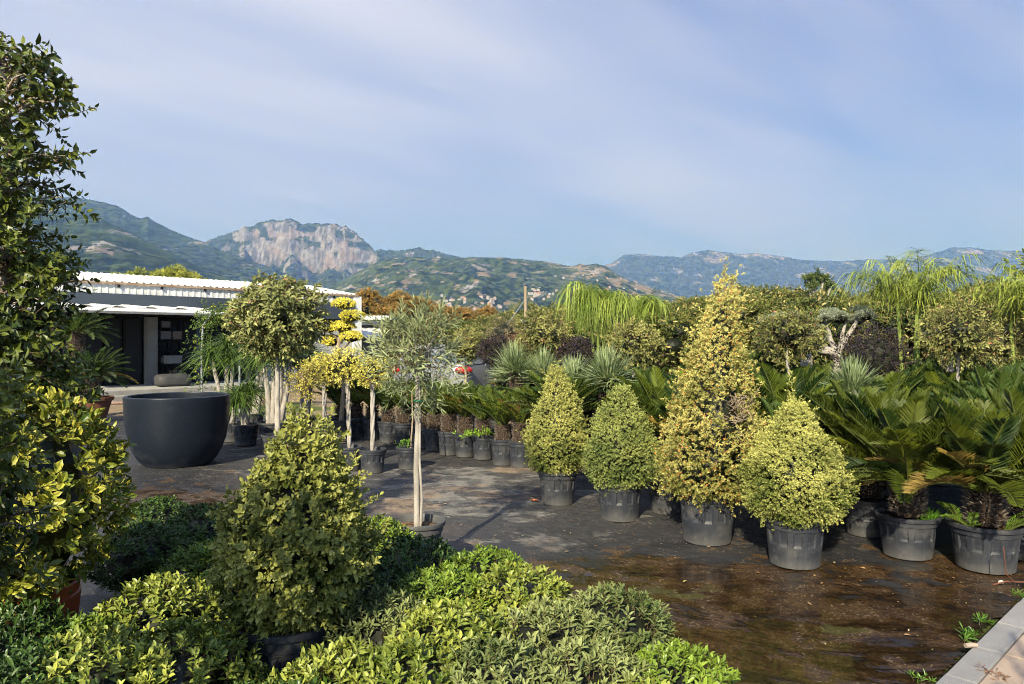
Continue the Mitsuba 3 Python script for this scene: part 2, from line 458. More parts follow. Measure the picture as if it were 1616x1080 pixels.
def shoots(mb, rng, base, d, length, k, L, W, dark, light, tm=LEAF4, open0=1.25, open1=0.45, rare=None, rare_p=0.0, edge=None, scale=0.25, seed=0, twig=None, droop=0.0, tshift=0.0, zg=(0, 0, 1)):
    """k leaves up each shoot, opening out from it; colour runs in clumps of about 1/scale... metres."""
    n = len(base)
    d = unit(d)
    a = perp(d, rng)
    b = np.cross(d, a)
    j = np.arange(k)
    t = (j + 0.3) / k
    ang = (j * 2.39996)[None] + rng.uniform(0, 6.28, (n, 1)) + rng.normal(0, 0.25, (n, k))
    op = open0 + (open1 - open0) * t[None] + rng.normal(0, 0.16, (n, k))
    rad = np.cos(ang)[..., None] * a[:, None] + np.sin(ang)[..., None] * b[:, None]
    ld = np.cos(op)[..., None] * d[:, None] + np.sin(op)[..., None] * rad
    ld[..., 2] -= droop
    up = np.sin(op)[..., None] * d[:, None] - np.cos(op)[..., None] * rad + rng.normal(0, 0.12, (n, k, 3))
    length = np.broadcast_to(length, (n,))
    pos = base[:, None] + d[:, None] * (length[:, None] * t[None])[..., None]
    pos, ld, up = pos.reshape(-1, 3), ld.reshape(-1, 3), up.reshape(-1, 3)
    m = len(pos)
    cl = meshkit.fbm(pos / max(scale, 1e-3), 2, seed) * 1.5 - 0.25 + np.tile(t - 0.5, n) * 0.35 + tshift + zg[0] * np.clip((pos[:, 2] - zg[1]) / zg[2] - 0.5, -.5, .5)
    col = palette(rng, m, dark, light, cl, rare, rare_p)
    s = rng.uniform(0.55, 1.2, m) * np.tile(1.0 - 0.25 * np.abs(t - 0.45) / 0.5, n)
    ed = None
    if edge is not None:
        ed = np.clip(np.asarray(edge)[None] * rng.uniform(0.65, 1.15, (m, 1)), 0, 0.9)
        plain = rng.random(m) < 0.38
        ed[plain] = col[plain]
    leaves(mb, tm, pos, ld, up, L * s, W * s, col, ed)
    if twig is not None:
        rows = np.linspace(0, 1, 2)
        p0, p1 = base - d * length[:, None] * 0.8, base + d * length[:, None] * 0.9
        w = a * twig
        v = np.stack([p0 - w, p0 + w, p1 + w * 0.5, p1 - w * 0.5], 1)
        mb.add(v.reshape(-1, 3), (np.array([[0, 1, 2], [0, 2, 3]])[None] + (np.arange(n) * 4)[:, None, None]).reshape(-1, 3), (0.10, 0.07, 0.04))
    return pos


def revolve_shell(rng, n, prof, lump=0.12, freq=3.0, seed=0, wob=0.0):
    """n points and outward normals on a lumpy solid of revolution; prof: list of (z, r)."""
    z, r = np.array(prof, float).T
    seg = np.hypot(np.diff(z), np.diff(r)) * (r[1:] + r[:-1])
    cdf = np.concatenate([[0], np.cumsum(seg)]) / seg.sum()
    q = np.interp(rng.random(n), cdf, np.arange(len(z)))
    zz, rr = np.interp(q, np.arange(len(z)), z), np.interp(q, np.arange(len(z)), r)
    slope = np.interp(q, np.arange(len(z)), np.gradient(r) / np.where(np.abs(np.gradient(z)) < 1e-4, 1e-4, np.gradient(z)))
    a = rng.uniform(0, 2 * np.pi, n)
    u = np.stack([np.cos(a), np.sin(a), 0 * a], -1)
    k = 1 + lump * 2 * (meshkit.fbm(np.stack([u[:, 0] * 1.0, u[:, 1] * 1.0, zz / max(r.max(), .1)], -1) * freq + 9, 3, seed) - 0.5)
    p = u * (rr * k)[:, None]
    p[:, 2] = zz
    ax = wob * (meshkit.noise(np.stack([zz * 3, zz * 0, zz * 0], -1), seed + 5) - 0.5)
    p[:, 0] += ax
    nrm = u.copy()
    nrm[:, 2] = -np.clip(slope, -2.5, 2.5)
    return p, unit(nrm)


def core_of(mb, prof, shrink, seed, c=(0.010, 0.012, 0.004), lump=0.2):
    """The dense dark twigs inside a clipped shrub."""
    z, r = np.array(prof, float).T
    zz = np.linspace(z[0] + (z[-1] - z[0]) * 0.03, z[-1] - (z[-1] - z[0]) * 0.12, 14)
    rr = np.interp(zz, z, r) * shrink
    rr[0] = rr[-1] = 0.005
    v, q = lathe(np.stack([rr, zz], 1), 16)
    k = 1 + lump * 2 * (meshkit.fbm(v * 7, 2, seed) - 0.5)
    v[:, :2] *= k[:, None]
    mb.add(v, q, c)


def arc_blades(mb, rng, org, az, el, L, W, droop, col, seg=5, tipw=0.05, twist=0.3, fold=0.0):
    """Long narrow leaves that arch over: one strip each."""
    n = len(org)
    t = np.linspace(0, 1, seg + 1)
    h = np.stack([np.cos(az), np.sin(az), 0 * az], -1)
    L, W, droop = (np.broadcast_to(x, (n,)) for x in (L, W, droop))
    x = L[:, None] * (t[None] * np.cos(el)[:, None] + 0.25 * droop[:, None] * t[None] ** 2 * np.sin(el)[:, None])
    z = L[:, None] * (t[None] * np.sin(el)[:, None] - droop[:, None] * t[None] ** 2)
    p = org[:, None] + x[..., None] * h[:, None]
    p[..., 2] += z
    side = np.stack([-np.sin(az), np.cos(az), 0 * az], -1) + rng.normal(0, twist, (n, 3)) * [0.3, 0.3, 1]
    side = unit(side)
    w = W[:, None] * np.interp(t, [0, .25, .6, 1], [.6, 1, .8, tipw])[None]
    v = np.stack([p - side[:, None] * w[..., None] / 2, p + side[:, None] * w[..., None] / 2], 2)
    k = 2 * (seg + 1)
    i = np.arange(seg)
    q = np.stack([2 * i, 2 * i + 1, 2 * i + 3, 2 * i + 2], 1)
    f = q[None] + (np.arange(n) * k)[:, None, None]
    mb.add(v.reshape(-1, 3), f.reshape(-1, 4), np.repeat(col, k, 0))


# ------------------------------------------------------------------ pots
def pot_shape(rt, h, rb=None, sides=132, ribs=12, rim=0.045):
    """A round nursery pot: rolled rim, collar, shallow upright panels, tapering wall."""
    rb = rb or rt * 0.78
    ro = lambda z: rb + (rt * 0.94 - rb) * z / h
    prof = [(0.001, 0.004), (rb * 0.9, 0.0), (rb, 0.008), (ro(h * .15), h * .15), (ro(h * .3), h * .3), (ro(h * .45), h * .45), (ro(h * .50), h * .50), (ro(h * .62), h * .62), (ro(h * .745), h * .745), (ro(h * .76), h * .76), (ro(h * .78), h * .78),
            (ro(h * .785) + 0.009, h * .79), (ro(h * .785) + 0.011, h * .83), (rt * 0.965, h - rim * .75), (rt * 1.035, h - rim * .62), (rt * 1.05, h - rim * .35), (rt * 1.045, h - rim * .08), (rt * 1.02, h), (rt * .975, h + 0.001), (rt * .94, h - 0.012), (rt * .90, h - rim * 1.3), (rt * .84, h * .5)]

    def wob(r, z, g):
        k = np.clip((z / h - 0.46) / 0.04, 0, 1) * np.clip((0.76 - z / h) / 0.015, 0, 1)
        w = (np.abs(np.mod(g * ribs / (2 * np.pi), 1) - 0.5) < 0.3)
        return r - 0.011 * k * w * (r > rb * .95) * (r > 0.9 * (rb + (rt * 0.94 - rb) * z / h))
    v, q = lathe(prof, sides, wob)
    return MB().add(v, q).ply('pot_plastic', smooth=24)


def soil_shape(r, z, seed=1):
    rr = np.linspace(0, 1, 7)
    v, q = lathe([(max(a, 0.002) * r, z) for a in rr[::-1]], 24)
    v[:, 2] += (meshkit.fbm(v * 30, 3, seed) - 0.4) * 0.03
    return MB().add(v, q).ply('soil', smooth=True)


POTS = {}


def add_pot(key, x, y, rt, h, rz=0.0, soil=True, ribs=12, rb=None, mat=None, label=None, tilt=0):
    k = (round(rt, 3), round(h, 3), ribs, rb)
    if k not in POTS:
        POTS[k] = (pot_shape(rt, h, rb, ribs=ribs), soil_shape(rt * 0.9, h - 0.05, len(POTS)))
    a, b = POTS[k]
    if mat:
        a = {**a, 'bsdf': {'type': 'ref', 'id': mat}}
    pk = part(key, 'pot', placed(a, x, y, 0, rz), label)
    if soil:
        part(key, 'soil', placed(b, x, y, 0, rz))
    return pk


# ------------------------------------------------------------------ the setting
def ring_ground():
    rr = np.array([0, 8, 16, 30, 60, 120, 300, 800, 2000, 5000, 10800])
    v, q = lathe([(max(r, 0.01), -0.012) for r in rr[::-1]], 48)
    return MB().add(v, q).ply('earth')


structure('ground', ring_ground(), 'bare earth with dry grass behind the nursery')

PE = np.array([1.83, 3.18])                 # a point of the pavement edge
PD = np.array([0.725, 0.688])
PD /= np.linalg.norm(PD)
PN = np.array([PD[1], -PD[0]])              # away from the sheet, onto the pavement


def sheet_mesh():
    xs = np.concatenate([np.arange(-9, -2.5, 0.2), np.arange(-2.5, 4.4, 0.045), np.arange(4.4, 9.1, 0.2)])
    ys = np.concatenate([np.arange(0.2, 3, 0.12), np.arange(3, 8.5, 0.045), np.arange(8.5, 15.5, 0.12)])
    X, Y = np.meshgrid(xs, ys, indexing='ij')
    P = np.stack([X, Y, 0 * X], -1)
    w = meshkit.fbm(P * 0.9 + 3, 3, 4) - 0.5
    a, b = 0.93 * X - 0.36 * Y + 0.6 * w, 0.36 * X + 0.93 * Y + 0.5 * w
    fold = meshkit.fbm(np.stack([a * 0.55, b * 2.4, 0 * a], -1), 3, 8)
    crease = np.clip(1 - np.abs(fold - 0.52) / 0.035, 0, 1)
    Z = (meshkit.fbm(P * 1.7, 3, 2) - 0.55) * 0.012 + crease * 0.014 - 0.003
    dist = (X - PE[0]) * PN[0] + (Y - PE[1]) * PN[1]
    seam = np.abs(np.mod(b / 1.9 + 0.22, 1) - 0.5) * 1.9
    Z += 0.010 * np.exp(-(seam / 0.035) ** 2) + 0.006 * (np.mod(b / 1.9 + 0.22, 2) > 1.5)
    Z += np.clip((dist + 0.10) / 0.09, 0, 1) * 0.02 * (dist < 0.02)
    ok = dist < -0.008
    v = np.stack([X, Y, Z], -1).reshape(-1, 3)
    i, j = np.meshgrid(np.arange(len(xs) - 1), np.arange(len(ys) - 1), indexing='ij')
    k = len(ys)
    q = np.stack([i * k + j, (i + 1) * k + j, (i + 1) * k + j + 1, i * k + j + 1], -1).reshape(-1, 4)
    q = q[ok.reshape(-1)[q].all(1)]
    return MB().add(v, q).ply('sheet_fabric', smooth=True)


structure('ground_sheet', sheet_mesh(), 'black woven ground sheet under brown wet mud and pale dust')


def pavement():
    key = structure('pavement', None, 'pavement of beige and reddish pavers behind a grey kerb')
    rng = rng_of(31)
    M = np.eye(4)
    M[:2, 0], M[:2, 1], M[:2, 3] = PD, PN, PE
    b = MB().box(-4.0, 9, 0.005, 3.0, -0.1, 0.035)
    scene[key] = b.xform(M).ply('joint_sand')

    def slab(s0, s1, o0, o1, name, mat, dz):
        m = trimesh.creation.box([s1 - s0, o1 - o0, 0.09])
        v = np.array(m.vertices)
        # a chamfered top: duplicate the upper ring a little inside
        c = 0.006
        x0, x1, y0, y1, z1, z0 = s0, s1, o0, o1, 0.06 + dz, -0.03
        ring = lambda x0, x1, y0, y1, z: [[x0, y0, z], [x1, y0, z], [x1, y1, z], [x0, y1, z]]
        tl = rng.normal(0, 0.0012, 4)
        v = np.array(ring(x0, x1, y0, y1, z0) + ring(x0, x1, y0, y1, z1 - c) + ring(x0 + c, x1 - c, y0 + c, y1 - c, z1), float)
        v[8:, 2] += tl
        f = []
        for a in (0, 4):
            for i in range(4):
                f.append([a + i, a + (i + 1) % 4, a + 4 + (i + 1) % 4, a + 4 + i])
        f.append([8, 9, 10, 11])
        part(key, name, MB().add(v, f).xform(M).ply(mat))
    L = 0.44
    for i in range(-5, 14):
        s = i * L + 0.16
        slab(s + 0.003, s + L - 0.003, 0.0, 0.125, 'kerb_stone', 'kerb_grey', rng.normal(0, 0.002))
    for r in range(5):
        o = 0.131 + r * 0.30
        for i in range(-5, 14):
            s = i * L + 0.16 + (0.0 if r == 0 else 0.22 * (r % 2))
            slab(s + 0.004, s + L - 0.004, o, o + 0.294, 'paver', 'paver_beige' if r == 0 else 'paver_red', rng.normal(0, 0.0025))
    return key


pavement()


# mountains: each a grid from its foot to its crest and a little down the far side
def ridge(name, crest, D, Df, mat, label, foot_px=None, p=1.25, rough=0.05, cliff=None, ncol=420, nrow=90, seed=1, ridged=1.0):
    px = np.linspace(crest[0][0], crest[-1][0], ncol)
    py = np.interp(px, *np.array(crest, float).T)
    py = py + (3.2 if cliff is not None else 1.0) * (meshkit.fbm(np.stack([px * 0.13, 0 * px, 0 * px], -1), 4, seed + 80) - 0.5) * 2
    hc = EYE + (CY - py) / F * D
    s = np.concatenate([np.linspace(0, 1, nrow) ** 0.8, [1.05, 1.15, 1.35]])
    S, PX = np.meshgrid(s, px, indexing='ij')
    HC = np.broadcast_to(hc, S.shape)
    u = (PX - CX) / F
    wav = 0.18 * (meshkit.fbm(np.stack([PX * 0.012, 0 * PX, 0 * PX], -1), 3, seed + 40) - 0.5)
    Yd = Df + (D - Df) * S * (1 + wav * (1 - S))
    Sc = np.clip(S, 0, 1)
    h = HC * Sc ** p
    if cliff is not None:
        cl = np.interp(PX, *np.array([(a, b) for a, b, _ in cliff], float).T)
        lo = np.interp(PX, *np.array([(a, c) for a, _, c in cliff], float).T)       # share of the height at the cliff's foot
        jag = 0.05 * (meshkit.fbm(np.stack([PX * 0.06, Sc * 1.5, 0 * PX], -1), 4, seed + 60) - 0.5)
        lo = np.clip(lo + 0.20 * (meshkit.fbm(np.stack([PX * 0.028, 0 * PX, 0 * PX], -1), 4, seed + 70) - 0.5), 0.3, 0.95)
        e = 0.925 + jag
        prof = np.where(Sc < e, lo * (Sc / e) ** 1.2, lo + (1 - lo) * np.clip((Sc - e) / np.maximum(0.985 - e, 1e-3), 0, 1) ** 0.8)
        h = h * (1 - cl) + HC * prof * cl
    X = u * Yd
    q = np.stack([X / (0.055 * D), Yd / (0.22 * D), 0 * X], -1)
    rn = 1 - np.abs(2 * meshkit.fbm(q * 1.0, 4, seed) - 1)
    fine = meshkit.fbm(q * [9, 14, 1], 4, seed + 3) - 0.5
    env = np.clip(Sc * 4, 0, 1) * np.clip((1 - Sc) * 4, 0.0, 1)
    h = h + HC * (rough * ridged * (rn - 0.7) * 2.6 * env + rough * 0.45 * fine * np.clip(Sc * 4, 0, 1) * np.clip((1 - Sc) * 10 + 0.25, 0, 1))
    h = np.where(S > 1, HC * (1 - (S - 1) * 1.6), h) - 3
    v = np.stack([X, Yd, h], -1)
    nr = len(s)
    i, j = np.meshgrid(np.arange(nr - 1), np.arange(ncol - 1), indexing='ij')
    f = np.stack([i * ncol + j, i * ncol + j + 1, (i + 1) * ncol + j + 1, (i + 1) * ncol + j], -1).reshape(-1, 4)
    structure(name, MB().add(v.reshape(-1, 3), f).ply(mat, smooth=True), label)
    return v, px, s


ridge('mountain_range', [(700, 440), (800, 432), (900, 428), (940, 424), (965, 415), (985, 402), (1010, 401), (1040, 404), (1075, 406), (1092, 399), (1115, 394), (1145, 398), (1170, 401), (1195, 399), (1240, 406), (1275, 411), (1330, 412), (1370, 409),
                         (1440, 410), (1470, 401), (1500, 391), (1530, 390), (1570, 395), (1620, 396), (1700, 402), (1800, 410), (1950, 430)], 8000, 5400, 'hill_far', 'far blue mountain range on the right', p=1.1, rough=0.055, ncol=460, nrow=80, seed=21)
ridge('mountain', [(60, 440), (150, 425), (250, 405), (300, 395), (328, 381), (345, 373), (372, 365), (395, 357), (420, 349), (450, 346), (462, 347), (482, 355), (500, 354), (522, 352), (545, 357), (560, 366), (572, 375), (583, 386), (589, 394), (610, 394), (640, 394),
                   (655, 391), (690, 396), (720, 404), (760, 414), (850, 440), (950, 460), (1050, 480)], 4600, 2400, 'hill_cliff', 'mountain with a bare pale limestone cliff',
      cliff=[(60, 0, .6), (318, 0, .8), (330, 1, .84), (385, 1, .80), (400, 1, .66), (500, 1, .63), (560, 1, .58), (588, 1, .62), (594, 0.1, .7), (640, 0.1, .88), (652, .9, .88), (705, .9, .90), (720, 0, .9), (1050, 0, .9)], p=1.05, rough=0.055, ncol=620, nrow=130, seed=5)
ridge('mountain_ridge', [(-260, 300), (-150, 300), (-50, 303), (60, 308), (110, 311), (130, 312), (160, 318), (185, 324), (195, 329), (207, 338), (222, 344), (233, 341), (243, 349), (260, 357), (290, 371), (320, 381), (350, 395), (400, 412), (450, 430), (520, 452), (600, 475), (660, 490)],
      3500, 1800, 'hill_ridge', 'forested mountain ridge with a few bare rocks on the left', p=1.15, rough=0.06, ncol=460, nrow=100, seed=9)
vh, vpx, vs = ridge('hill', [(480, 470), (540, 440), (590, 415), (620, 405), (650, 404), (700, 408), (740, 405), (770, 405), (790, 405), (820, 408), (850, 411), (880, 415), (900, 420), (915, 416), (925, 417), (940, 415), (955, 418), (963, 424), (970, 430), (985, 438), (1010, 448), (1045, 458), (1075, 468), (1110, 480), (1200, 505)],
                    3000, 1300, 'hill_village', 'lower green and ochre hill above the village', p=1.0, rough=0.06, ncol=460, nrow=110, seed=14)
ridge('hill', [(-300, 335), (-150, 325), (0, 325), (60, 328), (110, 335), (150, 341), (190, 358), (230, 378), (270, 398), (310, 418), (340, 430), (400, 450), (470, 475), (520, 500)], 2100, 900, 'hill_green', 'near green forested hill on the left', p=1.1, rough=0.05, ncol=380, nrow=90, seed=3)


def village():
    rng = rng_of(77)
    flat_v = vh.reshape(-1, 3)
    pix = np.stack([CX + F * flat_v[:, 0] / flat_v[:, 1], CY - F * (flat_v[:, 2] - EYE) / flat_v[:, 1]], 1)
    walls = [scene.setdefault('house_white', flat((0.30, 0.29, 0.275), 0.8)), ]
    scene['house_cream'] = flat((0.34, 0.28, 0.22), 0.8)
    scene['roof_tile'] = flat((0.30, 0.13, 0.08), 0.8)
    spots = [(rng.uniform(690, 790), rng.uniform(468, 490)) for _ in range(46)] + [(rng.uniform(835, 875), rng.uniform(458, 474)) for _ in range(14)] + [(rng.uniform(870, 1010), rng.uniform(435, 468)) for _ in range(14)]
    spots += [(958, 440), (911, 459), (846, 464), (852, 465)]
    for sx, sy in spots:
        i = np.argmin(np.hypot(pix[:, 0] - sx, (pix[:, 1] - sy) * 1.5))
        x, y, z = flat_v[i]
        x, y = x + rng.uniform(-8, 8), y
        w, dp, hh = rng.uniform(2.5, 5), rng.uniform(2.5, 4), rng.uniform(2.5, 4.5)
        a = rng.uniform(-0.5, 0.5)
        m = np.eye(4)
        m[:2, :2] = [[math.cos(a), -math.sin(a)], [math.sin(a), math.cos(a)]]
        m[:3, 3] = [x, y, z]
        k = thing('village_house', 'tiny pale village house far away on the lower slope of the hill', 'house', 'houses of the far village')
        part(k, 'wall', MB().box(-w, w, -dp, dp, -5, hh).xform(m).ply('house_white' if rng.random() < 0.7 else 'house_cream'))
        v = [[-w - .6, -dp - .6, hh], [w + .6, -dp - .6, hh], [w + .6, dp + .6, hh], [-w - .6, dp + .6, hh], [-w * .5, 0, hh + 2.2], [w * .5, 0, hh + 2.2]]
        f = np.array([[0, 1, 5], [0, 5, 4], [1, 2, 5], [2, 3, 4], [2, 4, 5], [3, 0, 4], [0, 2, 1], [0, 3, 2]])
        part(k, 'roof', MB().add(v, f).xform(m).ply('roof_tile' if rng.random() < 0.5 else 'house_cream'))


village()

# haze: one closed box of pale air round everything
scene['haze'] = {'type': 'cube', 'to_world': T().translate([0, 4000, 575]).scale([11500, 8000, 577]), 'bsdf': {'type': 'null'}, 'interior': {'type': 'ref', 'id': 'air'}}
labels['haze'] = {'kind': 'stuff', 'label': 'thin blue haze over the valley'}

# ------------------------------------------------------------------ the building on the left
BC = np.array([-10.85, 22.0])
BD = np.array([0.700, 0.714])
BN = np.array([0.714, -0.700])
BM = np.eye(4)
BM[:2, 0], BM[:2, 1], BM[:2, 3] = BD, -BN, BC          # local x along the facade, local -y towards the viewer


def bs(px, o=0.0):
    """Distance along the facade of the picture column px, on the plane o metres in front of it; and its depth."""
    r = np.array([(px - CX) / F, 1.0])
    t = (BC @ BN + o) / (r @ BN)
    return float((r * t - BC) @ BD), float(t)


def bz(px, py, o=0.0):
    return EYE - (py - CY) / F * bs(px, o)[1]


def corrugated(x0, x1, a, b, pitch, depth, nrm):
    """A ribbed metal sheet from edge a (y, z) to edge b (y, z); ribs run from a to b and stand along nrm (y, z)."""
    n = int((x1 - x0) / pitch)
    xs, hs = [], []
    for i in range(n):
        for fx, h in ((0, 0), (.55, 0), (.65, 1), (.9, 1)):
            xs.append(x0 + (i + fx) * pitch)
            hs.append(h * depth)
    xs.append(x1)
    hs.append(0)
    v = []
    for (y, z) in (a, b):
        for x, h in zip(xs, hs):
            v.append([x, y + nrm[0] * h, z + nrm[1] * h])
    k = len(xs)
    i = np.arange(k - 1)
    return np.array(v), np.stack([i, i + 1, i + 1 + k, i + k], 1)


def building():
    b = thing('nursery_building', 'low long nursery building with white ribbed metal roof and dark open porch', 'building')
    zf = 0.27
    x0, x1 = bs(-60)[0], bs(556)[0]
    ze, zw = bz(240, 448.5, 0.1), bz(240, 468)
    zt = bz(240, 437, -3.2)
    v, q = corrugated(x0, x1 + 0.2, (-0.11, ze), (3.2, zt), 0.20, 0.035, (0, 1))
    part(b, 'roof', MB().add(v, q).xform(BM).ply('white_sheet'))
    part(b, 'roof_back', MB().add([[x0, 3.2, zt], [x1 + .2, 3.2, zt], [x1 + .2, 6.6, ze], [x0, 6.6, ze]], [[0, 1, 2, 3]]).xform(BM).ply('white_sheet'))
    part(b, 'eave_edge', MB().box(x0, x1 + 0.2, -0.13, -0.09, ze - 0.06, ze - 0.006).xform(BM).ply('rust'), 'rusty brown eave edge')
    v, q = corrugated(x0, x1, (-0.04, zw), (-0.04, ze + 0.02), 0.19, 0.016, (-1, 0))
    part(b, 'wall_sheet', MB().add(v, q).xform(BM).ply('white_sheet'), 'white ribbed wall sheet under the roof')
    for i in range(9):
        x = bs(118 + 70 * i * 0.97)[0]
        part(b, 'rafter_end', MB().box(x - 0.03, x + 0.03, -0.12, -0.075, ze - 0.15, ze - 0.064).xform(BM).ply('charcoal'))
    # fascia, awning and gutter of the porch
    gz = bz(240, 490.5, 2.2)
    xg = bs(352, 2.2)[0]
    part(b, 'fascia', MB().box(x0, x1, -0.16, -0.078, zw - 0.55, zw + 0.03).xform(BM).ply('slate_paint'), 'slate blue fascia band')
    part(b, 'fascia', MB().box(bs(296)[0], x1, -0.19, -0.162, zw - 0.55, zw - 0.02).xform(BM).ply('slate_paint'))
    v, q = corrugated(x0, xg, (-2.2, gz + 0.06), (-0.165, gz + 0.20), 0.8, 0.035, (0, 1))
    part(b, 'awning', MB().add(v, q).xform(BM).ply('white_sheet'))
    pts = [[-2.19, gz + 0.05], [-2.3, gz + 0.05], [-2.32, gz - 0.04], [-2.27, gz - 0.10], [-2.2, gz - 0.10], [-2.18, gz - 0.04]]
    m = MB()
    vv = [[x, y, z] for x in (x0, xg) for y, z in pts]
    m.add(vv, [[i, (i + 1) % 6, 6 + (i + 1) % 6, 6 + i] for i in range(6)])
    m.add([vv[6 + i] for i in range(6)], np.array([[0, 1, 2], [0, 2, 3], [0, 3, 4], [0, 4, 5]]))
    part(b, 'gutter', m.xform(BM).ply('white_paint'))
    # porch: floor, steps, posts, walls, ceiling, door leaves
    part(b, 'floor', MB().box(x0, bs(420)[0], -2.4, 3.0, 0.0, zf).xform(BM).ply('porch_stone'))
    part(b, 'step', MB().box(x0, bs(300)[0], -2.8, -2.403, 0.0, zf * 0.55).xform(BM).ply('porch_stone'))
    part(b, 'step', MB().box(x0, bs(300)[0], -3.4, -2.803, 0.0, 0.03).xform(BM).ply('step_brick'), 'reddish paved step')
    part(b, 'ceiling', MB().box(x0, x1, -0.15, 3.0, zw - 0.62, zw - 0.553).xform(BM).ply('charcoal'))
    part(b, 'back_wall', MB().box(x0, bs(420)[0], 0.52, 0.6, zf, zw - 0.623).xform(BM).ply('charcoal'))
    cx0, cx1 = bs(231.5)[0], bs(248)[0]
    part(b, 'column', MB().box(cx0, cx1, -0.05, 0.25, zf, zw - 0.623).xform(BM).ply('plaster'), 'pale plastered column')
    for i, (a, c) in enumerate([(100, 135), (137, 166), (168, 196), (198, 228)]):
        xa, xb = bs(a)[0], bs(c)[0]
        d = part(b, 'door_leaf', MB().box(xa, xb, 0.2, 0.25, zf + 0.02, zf + 2.05).xform(BM).ply('charcoal'))
        part(d, 'panel', MB().box(xa + 0.06, xb - 0.06, 0.185, 0.197, zf + 0.10, zf + 1.98).xform(BM).ply('door_grey'))
    part(b, 'door_frame', MB().box(bs(92)[0], bs(230)[0], 0.17, 0.26, zf + 2.053, zf + 2.13).xform(BM).ply('charcoal'))
    part(b, 'inner_wall', MB().box(cx1 + 0.01, bs(330)[0], 0.45, 0.517, zf, zw - 0.623).xform(BM).ply('door_grey'))
    xm = bs(303)[0]
    part(b, 'post', MB().box(xm - 0.06, xm + 0.06, -0.5, -0.38, zf, zw - 0.553).xform(BM).ply('slate_paint'), 'slate blue steel post')
    # white end wall and gable
    part(b, 'end_wall', MB().box(x1 + 0.002, x1 + 0.34, -0.10, 0.15, 0, bz(556, 468)).xform(BM).ply('white_paint'), 'white end pillar')
    part(b, 'side_wall', MB().box(bs(420)[0], x1, 0.02, 0.2, 0, zw - 0.63).xform(BM).ply('grey_wall'))
    # satellite dish on the pillar
    sd = thing('satellite_dish', 'white satellite dish on the end of the white roof', 'satellite dish')
    v, q = lathe([(0.001, 0.0), (0.12, 0.012), (0.24, 0.045), (0.34, 0.09), (0.345, 0.10), (0.24, 0.06), (0.001, 0.018)], 28)
    R = trimesh.transformations.euler_matrix(math.radians(96), 0, math.radians(8))
    c = at(556, 474, 28.0)
    R[:3, 3] = c
    R2 = R @ np.diag([0.55, 0.72, 0.7, 1])
    part(sd, 'reflector', MB().add(v, q).xform(R2).ply('white_paint', smooth=40))
    m = MB()
    tube(m, [[0, -0.2, 0.07], [0, -0.12, 0.25], [0, 0.0, 0.3]], 0.015)
    tube(m, [[0, 0, 0.3], [0, 0.03, 0.37]], 0.03)
    part(sd, 'arm', m.xform(R).ply('galvanised'))
    m = MB()
    tube(m, [c + [0.02, 0.12, -0.02], c + [0.02, 0.2, -0.9]], 0.035)
    part(sd, 'bracket', m.ply('galvanised'))
    # small vent on the roof
    vt = thing('roof_vent', 'small pale vent pipe with a cap on the white roof', 'vent')
    c = at(506, 459, 29.5)
    m = MB()
    tube(m, [c + [0, 0, -0.4], c + [0, 0, 0.1]], 0.08, 10)
    part(vt, 'pipe', m.ply('galvanised'))
    v, q = lathe([(0.001, 0.22), (0.17, 0.10), (0.17, 0.07), (0.001, 0.1)], 14)
    part(vt, 'cap', MB().add(v + c, q).ply('galvanised'))
    # shelf rack behind the porch post
    s0, s1 = bs(252, -0.1)[0], bs(290, -0.1)[0]
    k = thing('shelf_rack', 'dark open shelf rack standing in the porch beside the pale column', 'shelf')
    for x in (s0, (s0 + s1) / 2, s1):
        for y in (0.08, 0.40):
            part(k, 'post', MB().box(x - 0.015, x + 0.015, y - 0.015, y + 0.015, zf, zf + 1.95).xform(BM).ply('charcoal'))
    rng = rng_of(4)
    zs = [0.25, 0.62, 0.98, 1.34, 1.7]
    for z in zs:
        part(k, 'shelf', MB().box(s0 + .017, s1 - .017, 0.09, 0.39, zf + z, zf + z + 0.022).xform(BM).ply('charcoal'))
    scene['carton'] = flat((0.20, 0.17, 0.15), 0.9, 0.1)
    scene['carton_grey'] = flat((0.16, 0.16, 0.18), 0.8, 0.2)
    what = ['lowest', 'second', 'third', 'fourth', 'top']
    for iz, z in enumerate(zs):
        for ix in range(2):
            if rng.random() < 0.75:
                w, hh = rng.uniform(0.18, 0.32), rng.uniform(0.12, 0.25)
                x = s0 + (s1 - s0) * (0.27 + 0.46 * ix)
                m = MB().box(x - w / 2, x + w / 2, 0.12, 0.36, zf + z + 0.024, zf + z + 0.024 + hh)
                m.box(x - w / 2 - 0.008, x + w / 2 + 0.008, 0.112, 0.368, zf + z + 0.024 + hh * 0.75, zf + z + 0.03 + hh)
                single('storage_box', m.xform(BM).ply('carton_grey' if rng.random() < 0.6 else 'carton'), f'lidded storage box on the {what[iz]} shelf of the porch rack, {"left" if ix == 0 else "right"} bay', 'box')
    # small table with a white crate, and a grey wrapped pallet on the floor
    xt0, xt1 = bs(263, 0.6)[0], bs(290, 0.6)[0]
    k = thing('side_table', 'small dark table under the white crate in front of the shelf rack', 'table')
    part(k, 'top', MB().box(xt0, xt1, -0.6, -0.2, zf + 0.60, zf + 0.63).xform(BM).ply('charcoal'))
    for x in (xt0 + 0.03, xt1 - 0.03):
        for y in (-0.57, -0.23):
            part(k, 'leg', MB().box(x - 0.015, x + 0.015, y - 0.015, y + 0.015, zf, zf + 0.598).xform(BM).ply('charcoal'))
    m = MB().box(xt0 + 0.05, xt1 - 0.05, -0.56, -0.24, zf + 0.633, zf + 0.86)
    m.box(xt0 + 0.03, xt1 - 0.03, -0.58, -0.22, zf + 0.83, zf + 0.87)
    single('crate', m.xform(BM).ply('plaster'), 'white crate standing on the small dark table in the porch', 'crate')
